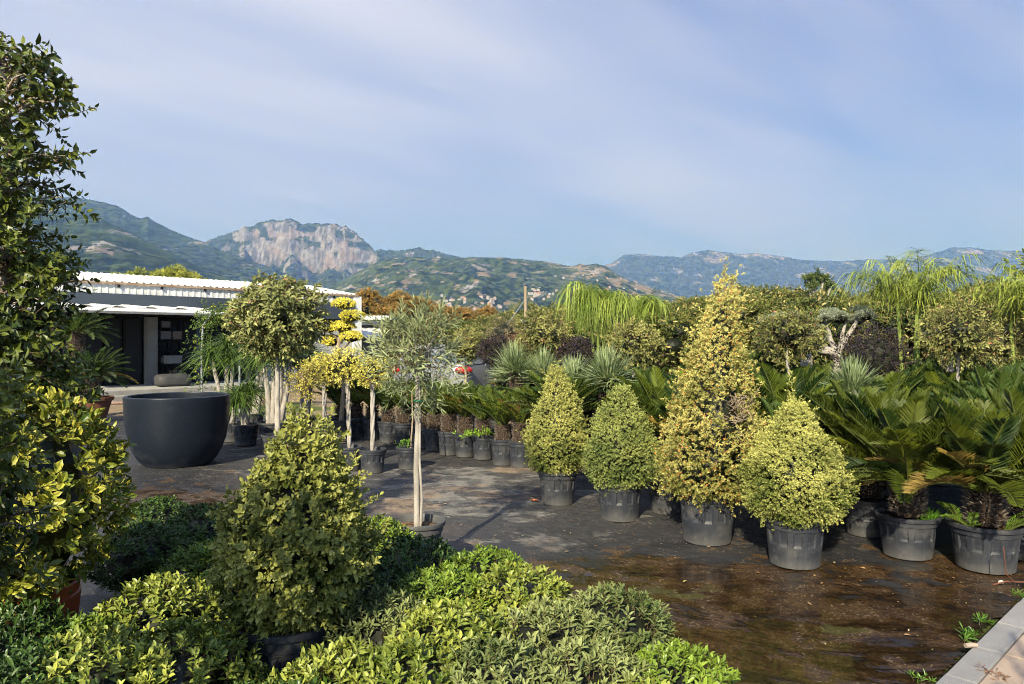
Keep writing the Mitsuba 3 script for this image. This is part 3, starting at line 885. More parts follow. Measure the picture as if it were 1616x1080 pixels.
    c = trimesh.creation.box([1, 1, 1]).subdivide().subdivide()
    v = np.array(c.vertices)
    v = v / (np.abs(v) ** 6).sum(1, keepdims=True) ** (1 / 6) * 0.5 * np.array([0.95, 0.6, 0.36])
    v += (meshkit.fbm(v * 9, 2, 3)[:, None] - .5) * 0.03
    x = bs(273, 1.3)[0]
    scene['tarp_grey'] = flat((0.055, 0.053, 0.055), 0.6)
    single('wrapped_sack', MB().add(v + [x, -1.3, zf + 0.18], c.faces).xform(BM).ply('tarp_grey', smooth=True), 'grey wrapped sack lying on the porch floor', 'sack')


building()


def annex():
    k = thing('annex_building', 'low white flat-roofed annex right of the nursery building', 'building')
    Y = 31.0
    a, b = at(556, 505, Y), at(617, 505, Y)
    part(k, 'roof', MB().box(a[0] - 1, b[0], Y, Y + 4, at(0, 504.5, Y)[2], at(0, 498.5, Y)[2]).ply('white_paint'))
    part(k, 'fascia', MB().box(a[0] - 1, b[0] - 0.1, Y + 0.1, Y + 3.9, at(0, 513, Y)[2], at(0, 504.5, Y)[2] - 0.002).ply('slate_paint'))
    part(k, 'wall', MB().box(a[0] - 1, b[0] - 0.5, Y + 0.6, Y + 3.8, 0, at(0, 513, Y)[2] - 0.002).ply('grey_wall'))
    p = at(597, 541, Y - 1)
    v, q = corrugated(at(545, 530, Y)[0], at(612, 530, Y)[0], (Y - 1.8, at(0, 533, Y - 1.8)[2]), (Y + 0.59, at(0, 517, Y + .59)[2]), 0.25, 0.03, (0, 1))
    part(k, 'awning', MB().add(v, q).ply('white_sheet'))
    for px in (548, 609):
        x = at(px, 540, Y - 1.75)[0]
        part(k, 'post', MB().box(x - 0.05, x + 0.05, Y - 1.75, Y - 1.65, 0, at(0, 534, Y - 1.8)[2]).ply('charcoal'))


annex()


# ------------------------------------------------------------------ the parked car behind the plants
def car():
    k = thing('parked_car', 'silver grey parked car with a red tail light, half hidden behind the potted plants', 'car')
    Lc, Wc = 4.3, 1.76
    secs = [(-0.02, .55, 1.02, .62), (0.05, .36, 1.10, .80), (0.35, .24, 1.12, .86), (1.2, .22, 1.10, .88), (2.6, .22, 1.06, .88), (3.4, .24, .98, .86), (4.05, .30, .86, .78), (4.3, .45, .70, .62)]
    rows = []
    for x, zb, zt, hw in secs:
        pr = [(-hw * .92, zb), (-hw, zb + .12), (-hw * 1.01, (zb + zt) / 2), (-hw * .97, zt - .06), (-hw * .86, zt), (0, zt + .03), (hw * .86, zt), (hw * .97, zt - .06), (hw * 1.01, (zb + zt) / 2), (hw, zb + .12), (hw * .92, zb)]
        rows.append([[x, y, z] for y, z in pr])
    n = len(rows[0])
    v = np.array(rows).reshape(-1, 3)
    q = [[i * n + j, i * n + (j + 1) % n, (i + 1) * n + (j + 1) % n, (i + 1) * n + j] for i in range(len(rows) - 1) for j in range(n)]
    q += [[0, 1, 9, 10], [1, 2, 8, 9], [2, 3, 7, 8], [3, 4, 6, 7]]
    ang = math.atan2(0.95, 0.31)
    M = np.eye(4)
    M[:2, :2] = [[math.cos(ang), -math.sin(ang)], [math.sin(ang), math.cos(ang)]]
    c = at(738, 560, 15.0)
    off = M[:3, :3] @ np.array([0.1, -0.86, 0])
    M[:3, 3] = [c[0] - off[0], 15.0 - off[1], 0]
    part(k, 'body', MB().add(v, q).xform(M).ply('car_paint', smooth=35))
    cab = [(0.12, 1.08, .80, 1.08), (0.42, 1.46, .66, 1.1), (1.5, 1.50, .66, 1.1), (2.3, 1.44, .64, 1.1), (3.05, 1.06, .76, 1.05)]
    v, q = [], []
    for x, zt, hw, zb in cab:
        v += [[x, -.84, min(zb, 1.08)], [x, -hw, zt - .04], [x, -hw * .8, zt], [x, hw * .8, zt], [x, hw, zt - .04], [x, .84, min(zb, 1.08)]]
    for i in range(4):
        for j in range(5):
            q.append([i * 6 + j, i * 6 + j + 1, i * 6 + 7 + j, i * 6 + 6 + j])
    part(k, 'cabin', MB().add(v, q).xform(M).ply('car_paint', smooth=35))
    for s in (-1, 1):
        wv = lambda pts: MB().add([[x, s * (y + 0.012), z] for x, y, z in pts], [[0, 1, 2, 3]]).xform(M).ply('car_glass')
        part(k, 'side_window', wv([(0.58, .80, 1.13), (1.35, .80, 1.13), (1.35, .685, 1.42), (0.75, .69, 1.40)]))
        part(k, 'side_window', wv([(1.45, .80, 1.13), (2.7, .79, 1.13), (2.25, .69, 1.37), (1.45, .685, 1.42)]))
        t = trimesh.creation.icosphere(3, 1.0)
        vv = np.array(t.vertices) * [0.17, 0.16, 0.085] + [0.10, s * 0.77, 0.97]
        vv[:, 0] += (vv[:, 1] * s - 0.76) * 0.5
        part(k, 'tail_light', MB().add(vv, t.faces).xform(M).ply('tail_red', smooth=True), 'red tail light')
        for x in (0.75, 3.45):
            w = trimesh.creation.cylinder(0.32, 0.2, 28)
            w.apply_transform(trimesh.transformations.rotation_matrix(math.pi / 2, [1, 0, 0]))
            w.apply_translation([x, s * 0.80, 0.32])
            wk = part(k, 'wheel', MB().add(w.vertices, w.faces).xform(M).ply('tyre', smooth=40))
            w = trimesh.creation.cylinder(0.2, 0.21, 20)
            w.apply_transform(trimesh.transformations.rotation_matrix(math.pi / 2, [1, 0, 0]))
            w.apply_translation([x, s * 0.80, 0.32])
            part(wk, 'rim', MB().add(w.vertices, w.faces).xform(M).ply('galvanised', smooth=40))
    part(k, 'rear_window', MB().add([[0.135, -.66, 1.13], [0.135, .66, 1.13], [0.385, .58, 1.40], [0.385, -.58, 1.40]], [[0, 1, 2, 3]]).xform(M).ply('car_glass'))


car()


def post():
    k = thing('wooden_post', 'thin bare wooden post with two guy wires standing before the orchard', 'post')
    a = at(829, 452, 17.0)
    m = MB()
    tube(m, [[a[0], 17, 0], [a[0] + .01, 17, 1.4], [a[0], 17, a[2]]], [0.045, 0.04, 0.035], 9)
    part(k, 'pole', m.ply('post_wood', smooth=40))
    for e in (at(778, 545, 16.2), at(846, 545, 18.0)):
        m = MB()
        tube(m, [[a[0], 17, a[2] - 0.3], e, [e[0] + (e[0] - a[0]) * .6, e[1] + (e[1] - 17) * .6, 0.3]], 0.008, 5)
        part(k, 'guy_wire', m.ply('galvanised'))
    m = MB()
    tube(m, [[a[0] - 0.09, 16.94, 2.02], [a[0] + 0.02, 16.94, 2.05]], [0.05, 0.03], 9)
    part(k, 'insulator', m.ply('white_paint', smooth=40))


post()


# ------------------------------------------------------------------ the big dark bowl
def bowl():
    c = ground_at(275, 734)
    v, q = lathe([(0.001, 0.0), (0.34, 0.0), (0.40, 0.012), (0.47, 0.09), (0.53, 0.20), (0.575, 0.34), (0.602, 0.5), (0.615, 0.66), (0.622, 0.80), (0.625, 0.86), (0.62, 0.875), (0.60, 0.88), (0.575, 0.875), (0.565, 0.86), (0.565, 0.70), (0.545, 0.45), (0.46, 0.2), (0.2, 0.1), (0.001, 0.09)], 72)
    single('planter_bowl', MB().add(v + [c[0], c[1] + 0.1, -0.004], q).ply('bowl_paint', smooth=35), 'large empty dark slate round planter bowl standing on the ground sheet', 'planter')


bowl()


# ------------------------------------------------------------------ cycads
def frond(mb, rng, org, az, el, L, curl, pairs=34, ll=0.13, lw=0.011, dark=(0.012, 0.034, 0.008), light=(0.055, 0.095, 0.016), tone=0.5, vee=0.5, fine=False):
    """A stiff feather leaf: an arching rib with two ranks of narrow leaflets in a V."""
    n = 9
    t = np.linspace(0, 1, n)
    ea = el - curl * t ** 1.3
    step = L / (n - 1)
    h = np.concatenate([[0], np.cumsum(np.cos(ea[:-1]) * step)])
    z = np.concatenate([[0], np.cumsum(np.sin(ea[:-1]) * step)])
    sway = rng.normal(0, 0.05) * t ** 2 * L
    d = np.array([math.cos(az), math.sin(az), 0])
    s = np.array([-math.sin(az), math.cos(az), 0])
    pts = org + h[:, None] * d + sway[:, None] * s + z[:, None] * [0, 0, 1]
    tube(mb, pts, np.linspace(0.009, 0.003, n), 4, (0.10, 0.12, 0.03), cap=False)
    q = np.linspace(0.16, 0.99, pairs)
    P = np.stack([np.interp(q, t, pts[:, k]) for k in range(3)], 1)
    tg = unit(np.gradient(P, axis=0))
    side = unit(np.cross(tg, [0, 0, 1.0]))
    upv = np.cross(side, tg)
    base = np.asarray(dark) * (1 - tone) + np.asarray(light) * tone
    fw = np.interp(q, [0.16, 0.5, 1], [0.45, 0.75, 1.6])
    ln = ll * np.interp(q, [0.16, 0.3, 0.6, 0.85, 1], [0.55, 0.95, 1.0, 0.72, 0.3])
    for sg in (-1, 1):
        ld = unit(side * sg + tg * fw[:, None] + upv * vee + rng.normal(0, 0.07, P.shape))
        lup = unit(upv - side * sg * vee + rng.normal(0, 0.15, P.shape))
        c = base[None] * rng.uniform(0.75, 1.25, (pairs, 1))
        leaves(mb, LEAF2, P, ld, lup, ln * rng.uniform(0.9, 1.1, pairs), lw, c)


def cycad_trunk(mb, rng, r, z0, z1):
    """Stubby trunk covered by the spiky bases of old leaves."""
    v, q = lathe([(r * .8, z0), (r, z0 + (z1 - z0) * .3), (r * .98, z0 + (z1 - z0) * .75), (r * .6, z1), (0.001, z1 + .02)], 16)
    mb.add(v, q, (0.05, 0.033, 0.024))
    n = int(620 * (z1 - z0) / 0.3)
    z = rng.uniform(z0, z1, n)
    a = rng.uniform(0, 6.283, n)
    u = np.stack([np.cos(a), np.sin(a), 0 * a], -1)
    p = u * r * 0.93
    p[:, 2] = z
    c = palette(rng, n, (0.05, 0.038, 0.03), (0.34, 0.28, 0.23))
    leaves(mb, LEAF4, p, u + [0, 0, 0.75] + rng.normal(0, 0.2, (n, 3)), unit(np.array([0, 0, 1.0]) - u * .7), rng.uniform(0.03, 0.055, n), 0.013, c)


def cycad_parts(seed, nf=34, L=0.7, up=(0.35, 1.35), trunk=(0.10, 0.32, 0.60), curl=(0.5, 1.1), pairs=30, ll=0.12, lw=0.011, light=(0.055, 0.095, 0.016), dark=(0.012, 0.034, 0.008), split=False):
    rng = rng_of(seed, 17)
    tm = MB()
    cycad_trunk(tm, rng, *trunk)
    out = []
    m = MB()
    org = np.array([0, 0, trunk[2] - 0.01])
    for i in range(nf):
        t = (i + rng.random()) / nf
        el = up[0] + (up[1] - up[0]) * t ** 0.9
        az = i * 2.39996 + rng.normal(0, 0.15)
        if split:
            m = MB()
        frond(m, rng, org + 0.04 * np.array([math.cos(az), math.sin(az), 0]), az, el, L * rng.uniform(0.8, 1.1) * (1 - 0.18 * t), rng.uniform(*curl) * (1.1 - 0.5 * t), pairs, ll, lw, *(((0.10, 0.07, 0.02), (0.30, 0.21, 0.05)) if t < 0.35 and rng.random() < 0.10 else (dark, light)), tone=np.clip(rng.normal(0.42, 0.28), 0, 1))
        if split:
            out.append(m.ply('leaf_frond', color=True))
    if not split:
        out = [m.ply('leaf_frond', color=True)]
    return tm.ply('wood_vc', color=True), out


def cycads():
    # the near ones on the right, frond by frond
    near = [(1555, 908, 0.225, 0.315, 60, 0.80, 'nearest sago palm, at the right edge, with bright young pups in its black pot', (0.115, 0.30, 0.53), 1),
            (1432, 886, 0.205, 0.305, 50, 0.80, 'near sago palm with a grass tuft in its black pot, left of the nearest', (0.105, 0.29, 0.53), 1),
            (1368, 850, 0.19, 0.30, 44, 0.85, 'sago palm in a black pot just right of the rightmost boxwood cone', (0.105, 0.29, 0.55), 1),
            (1620, 888, 0.20, 0.31, 40, 0.80, 'sago palm with a reddish brown trunk in a black pot cut by the right edge', (0.115, 0.30, 0.55), 1)]
    for i, (px, py, rt, h, nf, L, lab, tr, _) in enumerate(near):
        g = ground_at(px, py)
        g[1] += rt * 0.7
        g[0] = (px - CX) / F * g[1]
        k = thing('sago_palm', lab, 'sago palm', 'sago palms in black pots')
        add_pot(k, g[0], g[1], rt, h, i * 0.7)
        tk, fr = cycad_parts(100 + i, nf, L, (0.22, 1.36), tr, (0.38, 0.85), 62, 0.165, 0.0120, light=(0.110, 0.130, 0.010), dark=(0.010, 0.028, 0.006), split=True)
        part(k, 'trunk', placed(tk, g[0], g[1], 0, i))
        for s in fr:
            part(k, 'frond', placed(s, g[0], g[1], 0, i))
        if i == 0:
            m = MB()
            rng = rng_of(55)
            for a in (2.6, 3.6, 4.9):
                m = MB()
                o = np.array([0.15 * math.cos(a), 0.15 * math.sin(a), h - 0.04])
                for j in range(4):
                    frond(m, rng, o, a + rng.normal(0, .8), rng.uniform(0.6, 1.2), 0.2, 0.6, 16, 0.05, 0.007, dark=(0.06, 0.13, 0.01), light=(0.16, 0.26, 0.03))
                part(k, 'pup', placed(m.ply('leaf_gloss', color=True), g[0], g[1]), 'bright young pup')
        if i == 1:
            m = MB()
            rng = rng_of(56)
            n = 150
            o = np.stack([rng.normal(0.11, 0.03, n), rng.normal(-0.06, 0.03, n), np.full(n, h - 0.04)], 1)
            arc_blades(m, rng, o, rng.uniform(0, 6.28, n), rng.uniform(0.7, 1.4, n), rng.uniform(0.08, 0.2, n), 0.006, 0.35, palette(rng, n, (0.05, 0.14, 0.01), (0.14, 0.28, 0.03)), 4)
            gk = thing('grass_tuft', 'bright green grass tuft growing in the pot of a near sago palm', 'grass')
            scene[gk] = placed(m.ply('leaf_matte', color=True), g[0], g[1])
    # shared variants for the rows behind
    var = [cycad_parts(200 + i, 40, 0.66, (0.35, 1.40), (0.10, 0.30, 0.60), (0.28, 0.78), 36, 0.135, 0.0145, light=(0.105, 0.135, 0.013) if i % 2 else (0.065, 0.10, 0.015)) for i in range(5)]
    rowvar = [cycad_parts(220 + i, 40, 0.60, (0.62, 1.42), (0.10, 0.30, 0.60), (0.2, 0.65), 34, 0.125, 0.013, light=(0.115, 0.150, 0.015), dark=(0.020, 0.045, 0.008)) for i in range(3)]
    row = [(610, 700), (634, 703), (665, 709), (684, 713), (707, 720), (733, 723), (762, 727), (793, 736), (822, 740), (585, 695), (560, 692), (535, 690)]
    for i, (px, py) in enumerate(sorted(row)):
        g = ground_at(px, py)
        g[1] += 0.12
        k = thing('sago_palm', f'{ORD[i]} sago palm from the left in the front row of black pots along the sheet', 'sago palm', 'sago palms in the row along the sheet')
        add_pot(k, g[0], g[1], 0.155, 0.33, i * 1.3, ribs=10)
        tk, fr = rowvar[i % 3]
        s = 0.84 + 0.1 * ((i * 37) % 10) / 10
        part(k, 'trunk', placed(tk, g[0], g[1], 0, i * 2.1, s))
        part(k, 'crown', placed(fr[0], g[0], g[1], 0, i * 2.1, s))
    rng = rng_of(88)
    spots = []
    poly_front = [(-2.6, 13.4), (-1.9, 12.2), (-0.4, 10.6), (0.5, 9.4), (0.75, 8.2), (0.95, 7.45), (1.6, 6.75), (2.2, 6.35), (3.0, 6.0), (4.6, 5.9), (6.0, 6.8)]
    fx = np.array(poly_front)
    for row_i in range(6):
        for x in np.arange(-2.6, 8, 0.82):
            y = np.interp(x, fx[:, 0], fx[:, 1]) + row_i * 0.92 + rng.normal(0, 0.12)
            xx = x + (row_i % 2) * 0.4 + rng.normal(0, 0.1)
            if y < 12.6 and abs(xx) / y < 0.78 and not (y > 9.8 and 680 < CX + F * xx / y < 800):
                spots.append((xx, y, row_i))
    cnt = [-1] * 6
    for i, (x, y, r) in enumerate(spots):
        cnt[r] += 1
        k = thing('sago_palm', f'sago palm in {ROW[r]} row of the dense block, {ORD[cnt[r]]} from its left end', 'sago palm', 'sago palms massed in the block behind')
        add_pot(k, x, y, 0.17, 0.33, i, ribs=10, soil=False)
        tk, fr = var[(i * 3 + r) % 5]
        s = rng.uniform(0.92, 1.15) * (0.8 if x < -0.2 else 1.0)
        part(k, 'trunk', placed(tk, x, y, 0, i * 1.7, s))
        part(k, 'crown', placed(fr[0], x, y, 0, i * 1.7, s, s * rng.uniform(0.9, 1.12)))


cycads()


# two cycads at the porch
def porch_cycads():
    a = cycad_parts(301, 46, 0.85, (0.0, 1.3), (0.14, 0.3, 0.75), (0.6, 1.2), 30, 0.14, 0.014, dark=(0.008, 0.026, 0.006), light=(0.05, 0.085, 0.014))
    Y = 14.0
    p = at(143, 628, Y)
    k = thing('sago_palm', 'bushy sago palm in a terracotta pot near the porch step', 'sago palm')
    v, q = lathe([(0.001, 0), (0.24, 0), (0.30, 0.2), (0.36, 0.42), (0.40, 0.44), (0.40, 0.50), (0.36, 0.5), (0.33, 0.4), (0.001, 0.4)], 32)
    part(k, 'pot', MB().add(v + [p[0], Y, 0], q).ply('terracotta', smooth=35))
    part(k, 'trunk', placed(a[0], p[0], Y, 0.1))
    part(k, 'crown', placed(a[1][0], p[0], Y, 0.1))
    Y = 15.0
    p = at(120, 520, Y)
    k = thing('sago_palm', 'taller sago palm with a brown trunk behind the one in the terracotta pot', 'sago palm')
    tm = MB()
    cycad_trunk(tm, rng_of(3), 0.16, 0.3, 1.75)
    part(k, 'trunk', placed(tm.ply('wood_vc', color=True), p[0], Y))
    b = cycad_parts(302, 36, 0.85, (-0.1, 1.0), (0.14, 0.3, 0.6), (0.7, 1.2), 30, 0.14, 0.014, dark=(0.008, 0.026, 0.006), light=(0.06, 0.10, 0.014))
    part(k, 'crown', placed(b[1][0], p[0], Y, 1.15))
    add_pot(k, p[0], Y, 0.25, 0.4)


porch_cycads()


# ------------------------------------------------------------------ clipped variegated shrubs
def cone_shrub(name, label, cat, px, py, prof, pot, seed, leaf, dark, light, n, k=7, tm=LEAF2, rare=None, rare_p=0.0, lump=0.23, group=None, edge=None, spikes=(), mat='leaf_matte', bare=None, shoot_len=0.035, split=0, potmat=None, core=0.70, g=None, freq=3.0, twigs=24, pot_label=None, tufts=130, tuft_len=0.13, tilt=0.0, zgrad=0.9):
    rng = rng_of(seed)
    if g is None:
        g = ground_at(px, py)
        g[1] += pot[0] * 0.8
        g[0] = (px - CX) / F * g[1]
    key = thing(name, label, cat, group)
    add_pot(key, g[0], g[1], pot[0], pot[1], seed, mat=potmat, label=pot_label)
    p, nr = revolve_shell(rng, n, prof, lump, freq, seed, 0.05)
    p += rng.normal(0, 0.012, p.shape)
    dpt = rng.beta(1.2, 3.2, n)
    p[:, :2] *= (1 - 0.30 * dpt)[:, None]
    d = unit(nr + [0, 0, 0.35] + rng.normal(0, 0.6, (n, 3)))
    if bare is not None:      # a thin place where the twigs show
        c0, r0 = np.asarray(bare[:3]), bare[3]
        keep = (np.linalg.norm((p - c0) / [1, 1, 1.5], axis=1) > r0) | (rng.random(n) < 0.16)
        p, d = p[keep], d[keep]
    m = MB()
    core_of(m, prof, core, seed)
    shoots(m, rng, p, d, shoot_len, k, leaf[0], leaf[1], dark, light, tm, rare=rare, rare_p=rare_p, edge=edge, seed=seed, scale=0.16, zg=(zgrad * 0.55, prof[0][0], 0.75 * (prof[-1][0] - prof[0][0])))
    p, nr = revolve_shell(rng, tufts, prof, lump, freq, seed, 0.05)
    if bare is not None:
        q = np.linalg.norm((p - c0) / [1, 1, 1.5], axis=1) > r0
        p, nr = p[q], nr[q]
    d = unit(nr + [0, 0, 0.55] + rng.normal(0, 0.3, p.shape))
    tl = rng.uniform(0.35, 1.0, (len(p), 1)) * tuft_len
    B = np.concatenate([p + d * tl * f - d * 0.03 + rng.normal(0, 0.010, p.shape) for f in (0.0, 0.3, 0.6, 0.9)])
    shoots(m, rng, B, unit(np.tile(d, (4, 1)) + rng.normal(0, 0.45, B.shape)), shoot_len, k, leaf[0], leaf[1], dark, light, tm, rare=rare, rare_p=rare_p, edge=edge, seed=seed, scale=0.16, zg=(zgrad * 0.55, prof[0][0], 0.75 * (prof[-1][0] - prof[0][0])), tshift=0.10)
    for (sx, sy, sz, h, lean) in spikes:      # whips that have outgrown the clipped shape
        q = np.linspace(0, 1, int(h / 0.012))
        b = np.stack([sx + lean * q * h, sy + 0 * q, sz + q * h], 1) + rng.normal(0, 0.012, (len(q), 3))
        dd = rng.normal(0, 0.6, (len(q), 3)) + [lean, 0, 0.9]
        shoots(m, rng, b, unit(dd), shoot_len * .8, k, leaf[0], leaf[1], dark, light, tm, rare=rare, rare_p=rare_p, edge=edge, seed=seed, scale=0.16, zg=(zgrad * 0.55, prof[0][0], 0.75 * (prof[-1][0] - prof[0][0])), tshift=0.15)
    shear = np.eye(4)
    shear[0, 2], shear[0, 3] = tilt, -tilt * prof[0][0]
    m.xform(shear)
    part(key, 'crown', placed(m.ply(mat, color=True), g[0], g[1]))
    t = MB()
    ztop = prof[-1][0]
    tube(t, [[0, 0, pot[1] - 0.06], [0.02, 0, prof[0][0] + 0.1], [0, 0.01, prof[0][0] + (ztop - prof[0][0]) * .6], [0.0, 0, ztop * 0.97]], [0.025, 0.022, 0.012, 0.004], 7)
    r_at = lambda z: np.interp(z, *np.array(prof).T)
    for i in range(twigs):
        z = prof[0][0] + (ztop - prof[0][0]) * rng.uniform(0.05, 0.9)
        a = rng.uniform(0, 6.28)
        R = r_at(min(z + 0.1, ztop)) * 0.95
        tube(t, [[0, 0, z - 0.05], [R * .5 * math.cos(a), R * .5 * math.sin(a), z + 0.03], [R * math.cos(a), R * math.sin(a), z + 0.10]], [0.007, 0.005, 0.002], 5)
    if bare is not None:
        for i in range(90):
            s = c0 + rng.normal(0, r0 * 0.55, 3) * [1, 0.5, 1.3]
            s[1] = abs(s[1]) * -0.6 if bare[1] < 0 else s[1]
            e = s + rng.normal(0, 1, 3) * [0.06, 0.03, 0.06] + [0, -0.03, 0.03]
            tube(t, [s, (s + e) / 2 + rng.normal(0, .01, 3), e], [0.0035, 0.003, 0.0015], 4)
    part(key, 'trunk', placed(t.xform(shear).ply('bark', smooth=True), g[0], g[1]))
    return key, g


YG_D, YG_L = (0.075, 0.105, 0.016), (0.44, 0.43, 0.125)
cone_shrub('boxwood_cone', 'slim pale green boxwood cone in a black pot, farthest of the four clipped cones', 'shrub', 880, 800,
           [(0.30, 0.10), (0.36, 0.22), (0.50, 0.285), (0.66, 0.28), (0.85, 0.215), (1.02, 0.14), (1.18, 0.075), (1.30, 0.03)], (0.19, 0.32), 41, (0.021, 0.0125), (0.095, 0.125, 0.024), YG_L, 4400, 8,
           spikes=[(0, 0, 1.2, 0.16, 0.02), (-0.10, -.05, 0.95, 0.12, -0.1)], group='clipped boxwood cones')
cone_shrub('boxwood_cone', 'darker green boxwood cone in a black pot, second of the four from the left', 'shrub', 978, 826,
           [(0.29, 0.10), (0.34, 0.24), (0.46, 0.31), (0.62, 0.295), (0.80, 0.225), (0.96, 0.15), (1.08, 0.08), (1.14, 0.03)], (0.205, 0.34), 42, (0.021, 0.0125), (0.045, 0.080, 0.018), (0.32, 0.35, 0.10), 4800, 8,
           spikes=[(-0.04, 0, 1.06, 0.18, -0.08), (0.05, 0, 1.0, 0.1, 0.1)], group='clipped boxwood cones')
cone_shrub('boxwood_cone', 'tallest boxwood cone, loose and yellow with orange leaves and a bare twiggy patch', 'shrub', 1116, 864,
           [(0.34, 0.14), (0.42, 0.34), (0.58, 0.40), (0.78, 0.36), (1.00, 0.31), (1.22, 0.24), (1.42, 0.19), (1.62, 0.135), (1.80, 0.10), (1.93, 0.075), (2.02, 0.045), (2.06, 0.02)], (0.23, 0.39), 43, (0.023, 0.0135), (0.13, 0.14, 0.024), (0.53, 0.48, 0.155), 4800, 8,
           rare=(0.50, 0.19, 0.05), rare_p=0.06, lump=0.36, freq=4.2, tilt=0.085, spikes=[(0, 0, 2.02, 0.16, -0.12), (0.05, 0, 1.98, 0.13, 0.3), (-0.18, 0, 1.45, 0.20, -0.25), (-0.30, -.05, 1.2, 0.12, -0.2), (0.25, -.05, 1.15, 0.2, 0.15), (-.3, -.1, .9, .12, -.3)], bare=(0.10, -0.26, 1.02, 0.13), core=0.55, tufts=320, tuft_len=0.17, group='clipped boxwood cones')
cone_shrub('boxwood_cone', 'round-bellied yellow-green boxwood cone in a black pot, rightmost of the four', 'shrub', 1254, 902,
           [(0.30, 0.12), (0.36, 0.27), (0.48, 0.335), (0.62, 0.335), (0.76, 0.27), (0.88, 0.185), (1.00, 0.11), (1.08, 0.06), (1.13, 0.02)], (0.212, 0.335), 44, (0.021, 0.0125), YG_D, (0.46, 0.45, 0.13), 5400, 8,
           spikes=[(-0.03, 0, 1.08, 0.26, 0.02), (-0.13, -.05, 0.92, 0.10, -0.1)], group='clipped boxwood cones')
kf, gf = cone_shrub('spindle_cone', 'foreground cone of pale green spindle bush in a large black pot among the low shrubs', 'shrub', 462, 0,
                    [(0.40, 0.10), (0.44, 0.20), (0.54, 0.275), (0.68, 0.295), (0.80, 0.25), (0.91, 0.19), (1.02, 0.13), (1.12, 0.085), (1.19, 0.03)], (0.215, 0.38), 45, (0.032, 0.018), (0.045, 0.065, 0.011), (0.31, 0.315, 0.075), 2100, 9,
                    tm=LEAF8, lump=0.20, spikes=[(-0.03, 0, 1.13, 0.12, -0.15), (0.07, -.03, 1.0, 0.13, 0.35), (0.13, -.05, 0.9, 0.10, 0.4), (-0.14, -.05, 0.92, 0.10, -0.3)], mat='leaf_gloss', shoot_len=0.055, core=0.58, tilt=0.10, tufts=150, tuft_len=0.13, g=np.array([-0.955, 3.12, 0.0]), twigs=40)


# ------------------------------------------------------------------ the two big shrubs on the left
def pick_leaves(m, key, nbig, mat):
    """The leaves that show largest become parts of their own; the rest stay one part."""


